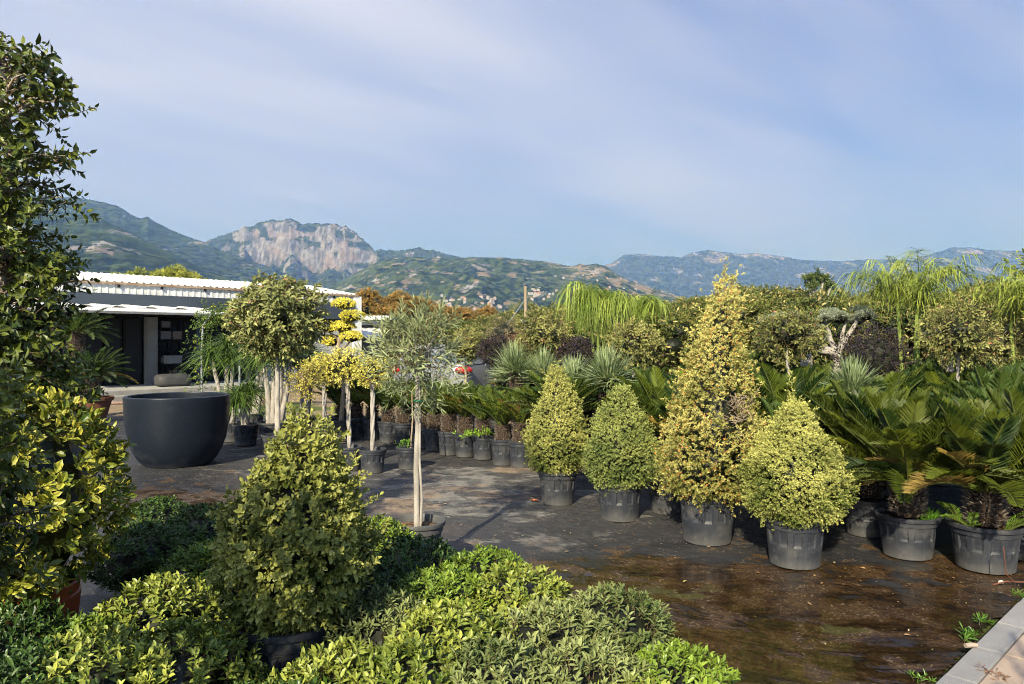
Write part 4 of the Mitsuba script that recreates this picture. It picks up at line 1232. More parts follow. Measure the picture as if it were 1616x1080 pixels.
def left_shrubs():
    # variegated spindle in the orange pot
    rng = rng_of(61)
    g = np.array([-2.22, 3.24, 0])
    key = thing('variegated_shrub', 'round shrub with yellow-edged leaves in an orange pot at the left', 'shrub')
    v, q = lathe([(0.001, 0.004), (0.215, 0.0), (0.225, 0.01), (0.27, 0.42), (0.262, 0.425), (0.268, 0.47), (0.262, 0.48), (0.25, 0.478), (0.24, 0.44), (0.20, 0.2)], 48, lambda r, z, a: r + 0.006 * np.clip((0.41 - z) / 0.02, 0, 1) * (np.abs(np.mod(a * 10 / 6.2832, 1) - .5) < .22))
    part(key, 'pot', MB().add(v + g, q).ply('orange_plastic', smooth=35), 'orange plastic pot')
    part(key, 'soil', placed(soil_shape(0.25, 0.44, 5), g[0], g[1]))
    prof = [(0.45, 0.10), (0.52, 0.26), (0.66, 0.39), (0.84, 0.43), (1.02, 0.41), (1.16, 0.31), (1.25, 0.16), (1.28, 0.05)]
    n = 760
    p, nr = revolve_shell(rng, n, prof, 0.10, 2.5, 61)
    p[:, :2] *= (1 - 0.3 * rng.beta(1.2, 3, n))[:, None]
    d = unit(nr + [0, 0, 0.5] + rng.normal(0, 0.35, (n, 3)))
    m = MB()
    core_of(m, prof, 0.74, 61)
    shoots(m, rng, p, d, 0.07, 8, 0.062, 0.030, (0.045, 0.080, 0.008), (0.20, 0.22, 0.024), LEAF8, edge=(0.60, 0.52, 0.085), seed=61, scale=0.3)
    foliage(key, m, 'leaf_gloss', g, 160)
    t = MB()
    for i in range(9):
        a = i * 0.7
        tube(t, [[0.03 * math.cos(a), 0.03 * math.sin(a), 0.4], [0.15 * math.cos(a), 0.15 * math.sin(a), 0.65], [0.38 * math.cos(a), 0.38 * math.sin(a), 1.0]], [0.014, 0.010, 0.004], 6)
    part(key, 'stems', placed(t.ply('bark', smooth=True), g[0], g[1]))

    # tall dark ficus tree at the left edge
    def leafy(name, label, cat, g, seed, n, zr, rad, stem, npair, nbig, dens, L=0.066, sl=0.12):
        rng = rng_of(seed)
        key = thing(name, label, cat)
        add_pot(key, g[0], g[1], 0.22, 0.36)
        t = MB()
        tube(t, stem, np.linspace(0.03, 0.004, len(stem)), 8)
        st = np.array(stem)
        m = MB()
        P, Dv = [], []
        for i in range(n):
            z = zr[0] + (zr[1] - zr[0]) * rng.random() ** 1.35
            a = i * 2.4 + rng.normal(0, 0.3)
            R = np.interp(z, *rad) * rng.uniform(0.72, 1.14)
            h = np.array([math.cos(a), math.sin(a), 0])
            c = np.array([np.interp(z, st[:, 2], st[:, 0]), np.interp(z, st[:, 2], st[:, 1]), z])
            q = np.linspace(0, 1, 6)
            pts = c + h * (R * q)[:, None] + np.array([0, 0, 1]) * (0.22 * q - 0.16 * q ** 2)[:, None] + rng.normal(0, 0.012, (6, 3)) * q[:, None]
            tube(t, pts, np.linspace(0.008, 0.002, 6), 5)
            for s in np.linspace(0.25, 1.0, 5):
                b = np.array([np.interp(s, q, pts[:, k]) for k in range(3)])
                for _ in range(2 if z < dens else 1):
                    P.append(b + rng.normal(0, 0.03, 3))
                    Dv.append(unit(h + [0, 0, 0.25] + rng.normal(0, 0.55, 3)))
        P, Dv = np.array(P), np.array(Dv)
        shoots(m, rng, P, Dv, sl, npair, L, L * 0.54, (0.016, 0.036, 0.008), (0.13, 0.155, 0.020), LEAF8P, open0=1.3, open1=0.6, seed=seed, scale=0.35, twig=0.003, droop=0.28)
        foliage(key, m, 'leaf_gloss', g, nbig)
        part(key, 'trunk', placed(t.ply('bark', smooth=True), g[0], g[1]))
    leafy('ficus_tree', 'tall dark glossy-leaved potted tree at the left edge of the picture', 'tree', np.array([-2.62, 3.72, 0]), 62, 250, (0.5, 3.0), ([0.5, 0.9, 1.4, 1.9, 2.2, 2.65, 2.9, 3.05], [0.24, 0.31, 0.29, 0.26, 0.28, 0.28, 0.18, 0.07]),
          [[0, 0, 0.3], [0.02, 0, 0.9], [0.0, 0.02, 1.5], [0.05, 0, 2.2], [0.06, 0, 2.7], [0.03, 0, 2.98]], 8, 120, 1.9, 0.060)
    leafy('laurel_shrub', 'dark shaded large-leaved shrub in the lower left corner, before the orange pot', 'shrub', np.array([-1.53, 2.04, 0]), 63, 36, (0.80, 1.38), ([0.5, 0.7, 1.0, 1.3, 1.45], [0.06, 0.09, 0.11, 0.10, 0.05]),
          [[0, 0, 0.3], [0.02, 0, 0.8], [0.0, 0.02, 1.2], [0.03, 0, 1.4]], 8, 100, 9.0, 0.044, 0.07)


def foliage(key, m, mat, g, nbig):
    """Adds the leaves of a near shrub: the ones nearest the viewer as parts of their own, all others as one part."""
    v, f, c = m.arrays()
    v = v + np.asarray(g)
    blk = [(a, b) for a, b in zip(m.v, m.c)]
    start = 0
    chosen = np.zeros(len(v), bool)
    cand = []
    for bi, a in enumerate(m.v):
        if bi in m.big:
            q = v[start:start + len(a)].reshape(-1, 8, 3)
            cen = q.mean(1)
            px, py = CX + F * cen[:, 0] / cen[:, 1], CY - F * (cen[:, 2] - EYE) / cen[:, 1]
            vis = (px > 5) & (px < 1600) & (py < 1070)
            size = np.linalg.norm(np.cross(q[:, 3] - q[:, 0], q[:, 4] - q[:, 6]), axis=1) / cen[:, 1] ** 3
            view = unit(cen - [0, 0, EYE])
            size = size * (np.abs((unit(np.cross(q[:, 3] - q[:, 0], q[:, 4] - q[:, 6])) * view).sum(1))) * vis
            depth = np.linalg.norm(cen - np.asarray(g) - [0, 0, 1.0], axis=1)
            front = ((cen[:, :2] - np.asarray(g)[:2]) * -np.asarray(g)[:2]).sum(1)
            size = size * (front > np.percentile(front, 55))
            cand += [(s, start + 8 * i) for i, s in enumerate(size)]
        start += len(a)
    cand.sort(reverse=True)
    for s, i in cand[:nbig]:
        chosen[i:i + 8] = True
        part(key, 'leaf', ply((v[i:i + 8], LEAF8[1]), mat, color=c[i:i + 8]))
    keep = ~chosen[f].any(1)
    part(key, 'foliage', ply((v, f[keep]), mat, color=c), kind='stuff')


left_shrubs()


# ------------------------------------------------------------------ low foreground shrubs
def low_shrub_mesh(seed, R, H, n, k, leaf, dark, light, tm=LEAF8, length=0.05, edge=None, gloss=True):
    rng = rng_of(seed, 5)
    prof = [(0.10, R * 0.5), (0.18, R * 0.92), (H * .5, R * 1.0), (H * .75, R * 0.86), (H * .92, R * .5), (H, R * .08)]
    p, nr = revolve_shell(rng, n, prof, 0.22, 2.6, seed)
    p *= (1 - 0.25 * rng.beta(1.2, 3, n))[:, None] * [1, 1, 0.5] + [0, 0, 0.5]
    d = unit(nr * [1, 1, .7] + [0, 0, 0.75] + rng.normal(0, 0.32, (n, 3)))
    m = MB()
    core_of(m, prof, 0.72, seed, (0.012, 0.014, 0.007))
    shoots(m, rng, p, d, length, k, leaf[0], leaf[1], dark, light, tm, open0=1.35, open1=0.55, seed=seed, scale=0.22, twig=0.0022, edge=edge)
    return m.ply('leaf_gloss' if gloss else 'leaf_matte', color=True)


def low_shrubs():
    kinds = {
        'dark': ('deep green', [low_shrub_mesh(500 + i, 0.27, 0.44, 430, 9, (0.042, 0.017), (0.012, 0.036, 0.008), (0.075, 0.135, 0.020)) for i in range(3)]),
        'mid': ('fresh green', [low_shrub_mesh(510 + i, 0.27, 0.44, 430, 9, (0.041, 0.017), (0.035, 0.085, 0.008), (0.20, 0.28, 0.034)) for i in range(2)]),
        'yellow': ('yellow-green', [low_shrub_mesh(520 + i, 0.27, 0.45, 430, 9, (0.042, 0.018), (0.065, 0.105, 0.012), (0.34, 0.37, 0.068)) for i in range(3)]),
        'grey': ('grey-green narrow-leaved', [low_shrub_mesh(530 + i, 0.26, 0.45, 420, 10, (0.040, 0.0125), (0.055, 0.085, 0.022), (0.26, 0.29, 0.105), gloss=False) for i in range(2)]),
    }
    # top centre in the picture, top height, kind, size, where
    spots = [
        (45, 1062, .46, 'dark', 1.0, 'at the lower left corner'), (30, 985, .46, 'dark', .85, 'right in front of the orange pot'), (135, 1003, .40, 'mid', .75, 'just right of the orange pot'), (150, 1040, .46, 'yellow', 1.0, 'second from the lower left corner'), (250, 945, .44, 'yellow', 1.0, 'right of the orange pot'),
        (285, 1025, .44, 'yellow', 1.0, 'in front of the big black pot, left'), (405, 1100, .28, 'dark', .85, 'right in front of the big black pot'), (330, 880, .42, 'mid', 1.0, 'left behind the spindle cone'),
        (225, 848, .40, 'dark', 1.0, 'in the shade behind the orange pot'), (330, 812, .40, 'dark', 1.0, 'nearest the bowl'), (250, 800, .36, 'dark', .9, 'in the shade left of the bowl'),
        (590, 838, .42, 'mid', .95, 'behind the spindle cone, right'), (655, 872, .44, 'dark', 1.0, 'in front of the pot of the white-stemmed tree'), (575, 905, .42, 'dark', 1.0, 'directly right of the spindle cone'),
        (765, 890, .42, 'mid', .95, 'at the back right edge of the patch'), (600, 968, .44, 'grey', .95, 'between the big black pot and the yellow-green ones'), (540, 1065, .44, 'yellow', .95, 'right of the big black pot, front'),
        (700, 925, .44, 'mid', 1.0, 'in the middle of the patch'), (815, 925, .44, 'yellow', 1.0, 'fourth along the right edge of the patch'), (715, 995, .45, 'yellow', 1.05, 'in the middle front'),
        (640, 1062, .45, 'yellow', 1.0, 'at the bottom centre left'), (785, 1062, .45, 'grey', 1.0, 'at the bottom centre'), (870, 995, .45, 'grey', 1.1, 'on the right of the patch'), (968, 960, .42, 'grey', 1.0, 'at the right end of the patch'),
        (925, 1060, .44, 'grey', 1.0, 'at the bottom right of the patch'), (1075, 1058, .40, 'mid', .85, 'standing forward at the right bottom'), (460, 1130, .42, 'dark', 1.0, 'at the very bottom left of centre'), (1010, 1130, .4, 'yellow', .9, 'cut by the bottom edge on the right')]
    for i, (px, py, zt, kind, s, where) in enumerate(spots):
        word, ms = kinds[kind]
        Y = (EYE - zt * 0.92) * F / (py - CY) + 0.03
        x = (px - CX) / F * Y
        k = thing('low_shrub', f'low {word} shrub {where}', 'shrub', 'low shrubs massed in the foreground')
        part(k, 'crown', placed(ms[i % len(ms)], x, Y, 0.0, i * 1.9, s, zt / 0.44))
        add_pot(k, x, Y, 0.14, 0.2, i, soil=False, ribs=10)


low_shrubs()


# ------------------------------------------------------------------ standard trees (lollipops)
def blob_shell(rng, n, r, seed, lump=0.25, flat_=0.9):
    u = unit(rng.normal(size=(n, 3)))
    k = 1 + lump * 2 * (meshkit.fbm(u * 1.8 + 5, 3, seed) - 0.5)
    return u * k[:, None] * [r, r, r * flat_], u


def standard_tree(name, label, cat, px, py_c, Y, r, seed, leaf, dark, light, n=420, k=7, tm=LEAF4, trunk_r=0.02, py_soil=None, group=None, rare=None, rare_p=0.0, mat='leaf_matte', flat_=0.85, pot=(0.16, 0.3), bark='bark', braid=False, lump=0.25, droop=0.15, depth=0.75, shoot_len=0.10, core=0.55, dx=0.0, edge=None, potmat=None):
    rng = rng_of(seed)
    c = at(px, py_c, Y)
    bx = c[0] + dx
    key = thing(name, label, cat, group)
    m = MB()
    u, nr = blob_shell(rng, n, r, seed, lump, flat_)
    q = 1 - depth * rng.beta(1.0, 2.2, n)
    p = u * q[:, None]
    d = unit(nr + [0, 0, 0.25] + rng.normal(0, 0.5, (n, 3)))
    if core:
        s = trimesh.creation.icosphere(2, 1.0)
        v = np.array(s.vertices)
        v = v * (1 + 0.3 * (meshkit.fbm(v * 2.5 + 3, 2, seed) - 0.5))[:, None] * [r * core, r * core, r * core * flat_]
        m.add(v, s.faces, (0.012, 0.014, 0.005))
    shoots(m, rng, p, d, shoot_len, k, leaf[0], leaf[1], dark, light, tm, rare=rare, rare_p=rare_p, seed=seed, scale=max(0.25, r * .5), droop=droop, twig=0.003, edge=edge)
    part(key, 'crown', placed(m.ply(mat, color=True), c[0], Y, c[2]))
    t = MB()
    zs = np.linspace(pot[1] - 0.06, c[2] - r * flat_ * 0.35, 9)
    f = (zs - zs[0]) / (zs[-1] - zs[0])
    if braid:
        for b in range(3):
            a = f * 9 + b * 2.094
            tube(t, np.stack([bx + (c[0] - bx) * f + trunk_r * .55 * np.cos(a), Y + trunk_r * .55 * np.sin(a), zs], 1), trunk_r * .62, 8)
    else:
        w = rng.normal(0, 0.012, (9, 2)) * f[:, None]
        tube(t, np.stack([bx + (c[0] - bx) * f + w[:, 0], Y + w[:, 1], zs], 1), trunk_r * (1.1 - 0.35 * f), 9)
    top = np.array([c[0], Y, zs[-1]])
    for i in range(9):
        a = i * 2.4
        e = c + np.array([math.cos(a), math.sin(a), 0]) * r * 0.75 + [0, 0, r * flat_ * rng.uniform(-0.3, 0.7)]
        tube(t, [top - [0, 0, 0.05], top * .5 + e * .5 + [0, 0, 0.03], e], [trunk_r * .5, trunk_r * .33, trunk_r * .12], 5)
    part(key, 'trunk', t.ply(bark, smooth=True))
    add_pot(key, bx, Y, pot[0], pot[1], seed, mat=potmat)
    return key, c, bx


LIG_D, LIG_L = (0.055, 0.072, 0.016), (0.32, 0.31, 0.10)
# foreground tree with grey narrow leaves and pale twin stems
key, c, bx = standard_tree('standard_tree', 'slim tree with a pale stem and round head of grey-green needle-like leaves, nearest standard tree', 'tree', 658, 560, 4.97, 0.25, 71, (0.088, 0.0115), (0.05, 0.075, 0.032), (0.38, 0.42, 0.22), 150, 16, LEAF2, 0.020,
                           pot=(0.185, 0.34), potmat='pot_grey', bark='pale_bark', lump=0.5, droop=-0.1, shoot_len=0.17, core=0.0, flat_=1.15, depth=0.95)
m = MB()
tube(m, [[c[0] + 0.028, 4.96, 0.28], [c[0] + 0.034, 4.96, 0.5], [c[0] + 0.020, 4.955, 0.75], [c[0] + 0.022, 4.955, 1.0], [c[0] + .016, 4.96, 1.3]], [0.010, 0.009, 0.008, 0.008, 0.007], 8)
part(key, 'second_stem', m.ply('pale_bark', smooth=True))
v, q = lathe([(0.026, -0.006), (0.0275, -0.006), (0.0275, 0.006), (0.026, 0.006)], 16)
part(key, 'tie_band', MB().add(v + [c[0] + 0.008, 4.955, at(0, 632, 4.97)[2]], q).ply('tag_green'), 'green tie band')
v, q = lathe([(0.024, -0.03), (0.026, -0.03), (0.026, 0.03), (0.024, 0.03)], 6)
part(key, 'drip_emitter', MB().add(v * 1.0 + [c[0] + 0.07, 4.86, 0.31], q).ply('charcoal'))

standard_tree('standard_tree', 'large round-headed tree with bronze-green drooping leaves left of centre, before the porch', 'tree', 438, 503, 9.6, 0.56, 72, (0.088, 0.042), (0.055, 0.075, 0.018), (0.34, 0.345, 0.125), 900, 9, LEAF8P, 0.034,
              rare=(0.30, 0.17, 0.09), rare_p=0.035, pot=(0.2, 0.34), bark='pale_bark', lump=0.28, droop=0.45, depth=0.7, shoot_len=0.14, flat_=0.88)
for i, (px, pc, Y, r, lab, bark) in enumerate([(735, 547, 12.6, 0.30, 'small olive-green standard tree beside the parked car', 'bark'), (856, 530, 10.6, 0.37, 'olive-green standard tree before the wooden post', 'pale_bark'),
                                               (1000, 545, 9.6, 0.31, 'small round standard tree left of the tallest boxwood cone', 'pale_bark'), (1245, 528, 9.4, 0.39, 'standard tree right behind the tallest boxwood cone', 'pale_bark'),
                                               (1512, 530, 8.6, 0.42, 'standard tree with pale stem on the right, left of its neighbour', 'pale_bark'), (1566, 540, 9.4, 0.40, 'standard tree on the right, partly behind its neighbour', 'pale_bark')]):
    standard_tree('standard_tree', lab, 'tree', px, pc, Y, r, 80 + i, (0.060, 0.027), LIG_D, LIG_L, 420, 8, LEAF4, 0.022, rare=(0.33, 0.16, 0.09), rare_p=0.03, pot=(0.17, 0.3), bark=bark, droop=0.3, group='round-headed standard trees', flat_=0.85)
# yellow lollipops on twisted stems
for i, (px, pc, Y, r, lab, dx) in enumerate([(512, 585, 9.0, 0.24, 'yellow-leaved standard shrub, left of the three golden ones', 0.0), (548, 578, 8.9, 0.27, 'yellow-leaved standard shrub, middle of the three golden ones', 0.03), (588, 587, 8.7, 0.21, 'yellow-leaved standard shrub, right of the three golden ones', 0.0)]):
    standard_tree('golden_standard', lab, 'shrub', px, pc, Y, r, 95 + i, (0.030, 0.017), (0.36, 0.33, 0.04), (0.88, 0.80, 0.22), 420, 8, LEAF4, 0.026, pot=(0.16, 0.28), bark='pale_bark', braid=True, droop=0.0, dx=dx, group='golden standard shrubs', flat_=0.75, shoot_len=0.06, depth=0.5, core=0.7)
standard_tree('golden_standard', 'small pale yellow-green standard shrub left of the golden ones', 'shrub', 482, 602, 8.3, 0.17, 99, (0.036, 0.019), (0.14, 0.15, 0.02), (0.52, 0.44, 0.10), 170, 7, LEAF4, 0.018, pot=(0.15, 0.28), bark='bark', droop=0.0, flat_=1.1, core=0.0, depth=0.9)

def leaning_seedling():
    g = ground_at(643, 742)
    k = thing('seedling', 'thin bare leaning stem in a small black pot beside the pale-stemmed tree', 'plant')
    add_pot(k, g[0], g[1] + 0.1, 0.15, 0.27, ribs=10)
    m = MB()
    tube(m, [[g[0] + 0.02, g[1] + 0.1, 0.2], [g[0] + 0.05, g[1] + .1, 0.6], [g[0] + 0.04, g[1] + .1, 0.95]], [0.012, 0.010, 0.006], 6)
    part(k, 'stem', m.ply('bark', smooth=True))
    m = MB()
    rng = rng_of(12)
    n = 26
    p = np.stack([g[0] + rng.normal(-0.05, 0.05, n), g[1] + 0.1 + rng.normal(0, 0.05, n), 0.26 + rng.random(n) * 0.06], 1)
    shoots(m, rng, p, rng.normal(0, 0.5, (n, 3)) + [0, 0, 1], 0.04, 5, 0.035, 0.02, (0.04, 0.10, 0.01), (0.14, 0.26, 0.03), LEAF4)
    part(k, 'weeds', m.ply('leaf_matte', color=True), 'green weeds in the pot')


leaning_seedling()


# ------------------------------------------------------------------ cloud-pruned golden topiary and olive
def pad(m, rng, c, rx, rz, n, leaf, dark, light, seed, k=6):
    u = unit(rng.normal(size=(n, 3)))
    u[:, 2] = np.abs(u[:, 2]) * np.where(rng.random(n) < 0.8, 1, -0.6)
    kk = 1 + 0.4 * (meshkit.fbm(u * 2 + 3, 2, seed) - 0.5)
    p = c + u * kk[:, None] * [rx, rx, rz]
    s = trimesh.creation.icosphere(2, 1.0)
    m.add(np.array(s.vertices) * [rx * .8, rx * .8, rz * .7] + c, s.faces, (0.03, 0.03, 0.012))
    shoots(m, rng, p, unit(u * [1, 1, .6] + [0, 0, 0.6] + rng.normal(0, .3, (n, 3))), 0.03, k, leaf[0], leaf[1], dark, light, LEAF2, seed=seed, scale=0.2)


def clouds_tree():
    rng = rng_of(120)
    Y = 11.5
    k = thing('cloud_topiary', 'golden cloud-pruned topiary of stacked flat pads before the white building end', 'topiary')
    base = at(538, 600, Y)
    t = MB()
    tube(t, [[base[0], Y, 0.25], [base[0] + .05, Y, 0.9], [base[0] - .04, Y, 1.5], [base[0] + .06, Y, 2.1]], [0.04, 0.035, 0.03, 0.012], 8)
    for i, (px, py, r) in enumerate([(543, 482, .16), (556, 501, .17), (516, 519, .17), (541, 518, .16), (523, 540, .15), (554, 534, .15)]):
        c = at(px, py, Y + rng.normal(0, 0.1))
        m = MB()
        pad(m, rng, c, r, 0.085, 240, (0.034, 0.017), (0.36, 0.33, 0.03), (0.85, 0.75, 0.12), 130 + i)
        part(k, 'foliage_pad', m.ply('leaf_matte', color=True))
        tube(t, [[base[0], Y, c[2] - 0.18], [(base[0] + c[0]) / 2, Y, c[2] - 0.1], c - [0, 0, 0.04]], [0.02, 0.015, 0.01], 6)
    part(k, 'trunk', t.ply('bark', smooth=True))
    add_pot(k, base[0], Y, 0.2, 0.33)
    # olive with pale limbs
    Y = 10.2
    k = thing('cloud_olive', 'pale-limbed olive with grey-green cloud-pruned pads in the right middle distance', 'topiary')
    b = at(1322, 560, Y)
    t = MB()
    scene['olive_bark'] = flat((0.36, 0.33, 0.295), 0.9, 0.1)
    tube(t, [[b[0], Y, 0.2], [b[0], Y, 0.8], b + [0, 0, 0.08]], [0.075, 0.06, 0.05], 10)
    limbs = [(1306, 515, 1300, 500), (1352, 508, 1352, 500), (1275, 545, 1262, 520), (1330, 525, 1336, 505), (1228, 520, 1215, 510)]
    for i, (mx, my, ex, ey) in enumerate(limbs):
        e, mm = at(ex, ey, Y + rng.normal(0, 0.2)), at(mx, my, Y)
        tube(t, [b + [0, 0, 0.02], (b + mm) / 2 + rng.normal(0, .03, 3), mm, e], [0.045, 0.035, 0.025, 0.012], 8)
        m = MB()
        for j in range(4):
            pad(m, rng, e + [rng.normal(0, 0.13), rng.normal(0, 0.1), 0.02 + rng.normal(0, 0.05)], 0.11, 0.045, 110, (0.034, 0.009), (0.13, 0.155, 0.10), (0.36, 0.40, 0.29), 140 + i * 3 + j)
        part(k, 'foliage_pad', m.ply('leaf_matte', color=True))
    part(k, 'trunk', t.ply('olive_bark', smooth=True))
    add_pot(k, b[0], Y, 0.28, 0.4)
    # white-washed stumps of other olives
    for px, py, lab in ((1272, 568, 'pale cut olive stump behind the standard tree right of the tallest cone'), (1494, 565, 'pale cut olive stump left of the standard trees on the right'), (1573, 562, 'pale cut olive stump between the standard trees on the right')):
        p = at(px, py, 10.0)
        k = thing('olive_stump', lab, 'stump')
        t = MB()
        tube(t, [[p[0], 10, 0.2], [p[0] + .02, 10, p[2] - .25], [p[0], 10, p[2] + 0.08]], [0.09, 0.085, 0.07], 10)
        part(k, 'trunk', t.ply('olive_bark', smooth=True))
        m = MB()
        pad(m, rng, p + [0.1, 0.1, 0.3], 0.22, 0.12, 110, (0.034, 0.009), (0.10, 0.125, 0.08), (0.30, 0.34, 0.23), 160)
        tube(t, [p, p + [.1, .1, .3]], [0.04, .02], 6)
        part(k, 'foliage', m.ply('leaf_matte', color=True))
        add_pot(k, p[0], 10.0, 0.24, 0.36)


clouds_tree()

# dark purple shrubs
for i, (px, pc, Y, r, lab) in enumerate([(783, 556, 11.6, 0.24, 'dark purple shrub beside the parked car'), (907, 562, 10.4, 0.26, 'dark purple shrub left of the drooping bright palm'), (1375, 567, 8.6, 0.40, 'largest dark purple shrub, below the bright feathery palm on the right')]):
    standard_tree('purple_shrub', lab, 'shrub', px, pc, Y, r, 170 + i, (0.040, 0.020), (0.007, 0.006, 0.010), (0.040, 0.028, 0.042), 520, 7, LEAF4, 0.02, pot=(0.17, 0.3), droop=0.0, flat_=0.9, group='dark purple shrubs', depth=0.5, core=0.7)
standard_tree('reddish_shrub', 'small reddish-leaved shrub between the purple shrub and the olive-green standard tree', 'shrub', 818, 549, 12.6, 0.26, 176, (0.045, 0.02), (0.09, 0.05, 0.025), (0.30, 0.15, 0.09), 240, 7, LEAF4, 0.02, pot=(0.17, 0.3))
standard_tree('grey_shrub', 'loose greyish shrub at the foot of the wooden post', 'shrub', 795, 528, 14.5, 0.42, 177, (0.05, 0.02), (0.10, 0.09, 0.05), (0.30, 0.25, 0.15), 260, 7, LEAF4, 0.02, pot=(0.17, 0.3), depth=0.95)


# blue-grey spiky rosettes (fan palms)
def spiky(seed, n=420, L=0.5):
    rng = rng_of(seed)
    m = MB()
    el = rng.uniform(-0.15, 1.5, n)
    az = rng.uniform(0, 6.283, n)
    o = rng.normal(0, 0.03, (n, 3)) + [0, 0, 0.62]
    arc_blades(m, rng, o, az, el, rng.uniform(0.75, 1.1, n) * L, 0.020, 0.04, palette(rng, n, (0.10, 0.15, 0.06), (0.36, 0.42, 0.22)), 3)
    t = MB()
    cycad_trunk(t, rng, 0.09, 0.28, 0.64)
    return m.ply('leaf_matte', color=True), t.ply('wood_vc', color=True)


SP = [spiky(180), spiky(181)]
for i, (px, py, Y, s, lab) in enumerate([(815, 588, 10.4, 1.0, 'pale spiky rosette palm left of the olive-green standard tree'), (858, 598, 10.1, 0.9, 'pale spiky rosette palm under the olive-green standard tree'), (958, 600, 8.8, 0.92, 'pale spiky rosette palm behind the two left boxwood cones'),
                                         (800, 600, 11.0, 0.75, 'smallest pale spiky rosette palm, right of the parked car'), (905, 605, 9.6, 0.8, 'pale spiky rosette palm just behind the leftmost boxwood cone'), (1345, 620, 7.6, 0.8, 'pale spiky rosette palm under the largest purple shrub')]):
    p = at(px, py, Y)
    k = thing('spiky_palm', lab, 'palm', 'pale spiky rosette palms')
    a, t = SP[i % 2]
    dz = p[2] - 0.62 * s
    part(k, 'crown', placed(a, p[0], Y, dz, i * 1.1, s))
    part(k, 'trunk', placed(t, p[0], Y, dz, i, s))
    m = MB()
    if dz > 0.05:
        tube(m, [[p[0], Y, 0.2], [p[0], Y, 0.34 * s + dz]], 0.07, 8)
        part(k, 'stem', m.ply('bark', smooth=True))
    add_pot(k, p[0], Y, 0.18, 0.3, i)


# bright feathery palms with hanging leaflets
def feather_palm(name, label, px, py_top, py_crown, Y, seed, nf, L, el, droop, ll, dark, light, stems=3, hang=0.8, xspread=0.15):
    rng = rng_of(seed)
    k = thing(name, label, 'palm', 'bright feathery palms')
    cz = at(px, py_crown, Y)
    m, t = MB(), MB()
    for s in range(stems):
        a = s * 2.1 + 0.4
        b = np.array([cz[0] + 0.06 * math.cos(a), Y + 0.06 * math.sin(a), 0.25])
        e = np.array([cz[0] + xspread * math.cos(a), Y + xspread * math.sin(a), cz[2] + rng.uniform(-0.15, 0.15)])
        tube(t, [b, (b + e) / 2 + [0, 0, 0.05], e], [0.03, 0.024, 0.018], 7, (0.20, 0.26, 0.06))
        for i in range(nf // stems):
            az = rng.uniform(0, 6.283)
            ee = rng.uniform(*el)
            LL = L * rng.uniform(0.75, 1.1)
            q = np.linspace(0, 1, 9)
            dr_ = droop * rng.uniform(0.7, 1.2)
            h = np.array([math.cos(az), math.sin(az), 0])
            pts = e + h * (LL * (q * math.cos(ee) + 0.12 * q ** 2))[:, None] + np.array([0, 0, 1]) * (LL * (q * math.sin(ee) - dr_ * q ** 2.2))[:, None]
            tube(m, pts, np.linspace(0.008, 0.002, 9), 4, (0.20, 0.24, 0.04), cap=False)
            npair = 20
            qq = np.linspace(0.2, 1, npair)
            P = np.stack([np.interp(qq, q, pts[:, c]) for c in range(3)], 1)
            P = np.vstack([P, P]) + rng.normal(0, 0.006, (2 * npair, 3))
            az2 = np.concatenate([np.full(npair, az + 1.0), np.full(npair, az - 1.0)]) + rng.normal(0, 0.25, 2 * npair)
            n = 2 * npair
            tone = np.clip(rng.normal(0.45, 0.36), 0, 1)
            arc_blades(m, rng, P, az2, rng.normal(0.15, 0.25, n), ll * rng.uniform(0.7, 1.1, n), 0.0105, hang * rng.uniform(0.7, 1.2, n), palette(rng, n, dark, light, np.full(n, tone)), 3)
    part(k, 'crown', m.ply('leaf_matte', color=True))
    part(k, 'stems', t.ply('wood_vc', color=True))
    add_pot(k, cz[0], Y, 0.22, 0.35)


feather_palm('feather_palm', 'bright green palm with long hanging fronds in the middle distance left of the tallest cone', 944, 455, 488, 13.0, 190, 30, 0.92, (1.12, 1.54), 0.78, 0.50, (0.09, 0.14, 0.014), (0.33, 0.40, 0.075), 3, 1.4, 0.14)
feather_palm('feather_palm', 'smaller bright green hanging palm just right of the long-fronded one', 1012, 480, 505, 13.6, 191, 18, 0.75, (1.0, 1.5), 0.72, 0.32, (0.10, 0.155, 0.014), (0.34, 0.42, 0.075), 2, 1.2, 0.08)
feather_palm('feather_palm', 'tall bright yellow-green feathery palm above the largest purple shrub', 1438, 412, 482, 9.6, 192, 36, 1.28, (0.95, 1.53), 0.56, 0.30, (0.09, 0.135, 0.012), (0.35, 0.40, 0.068), 4, 0.9, 0.16)
feather_palm('feather_palm', 'bright yellow-green feathery palm cut by the right edge', 1618, 440, 505, 9.0, 193, 26, 1.05, (0.9, 1.5), 0.56, 0.30, (0.09, 0.135, 0.012), (0.35, 0.40, 0.068), 3, 0.9, 0.15)


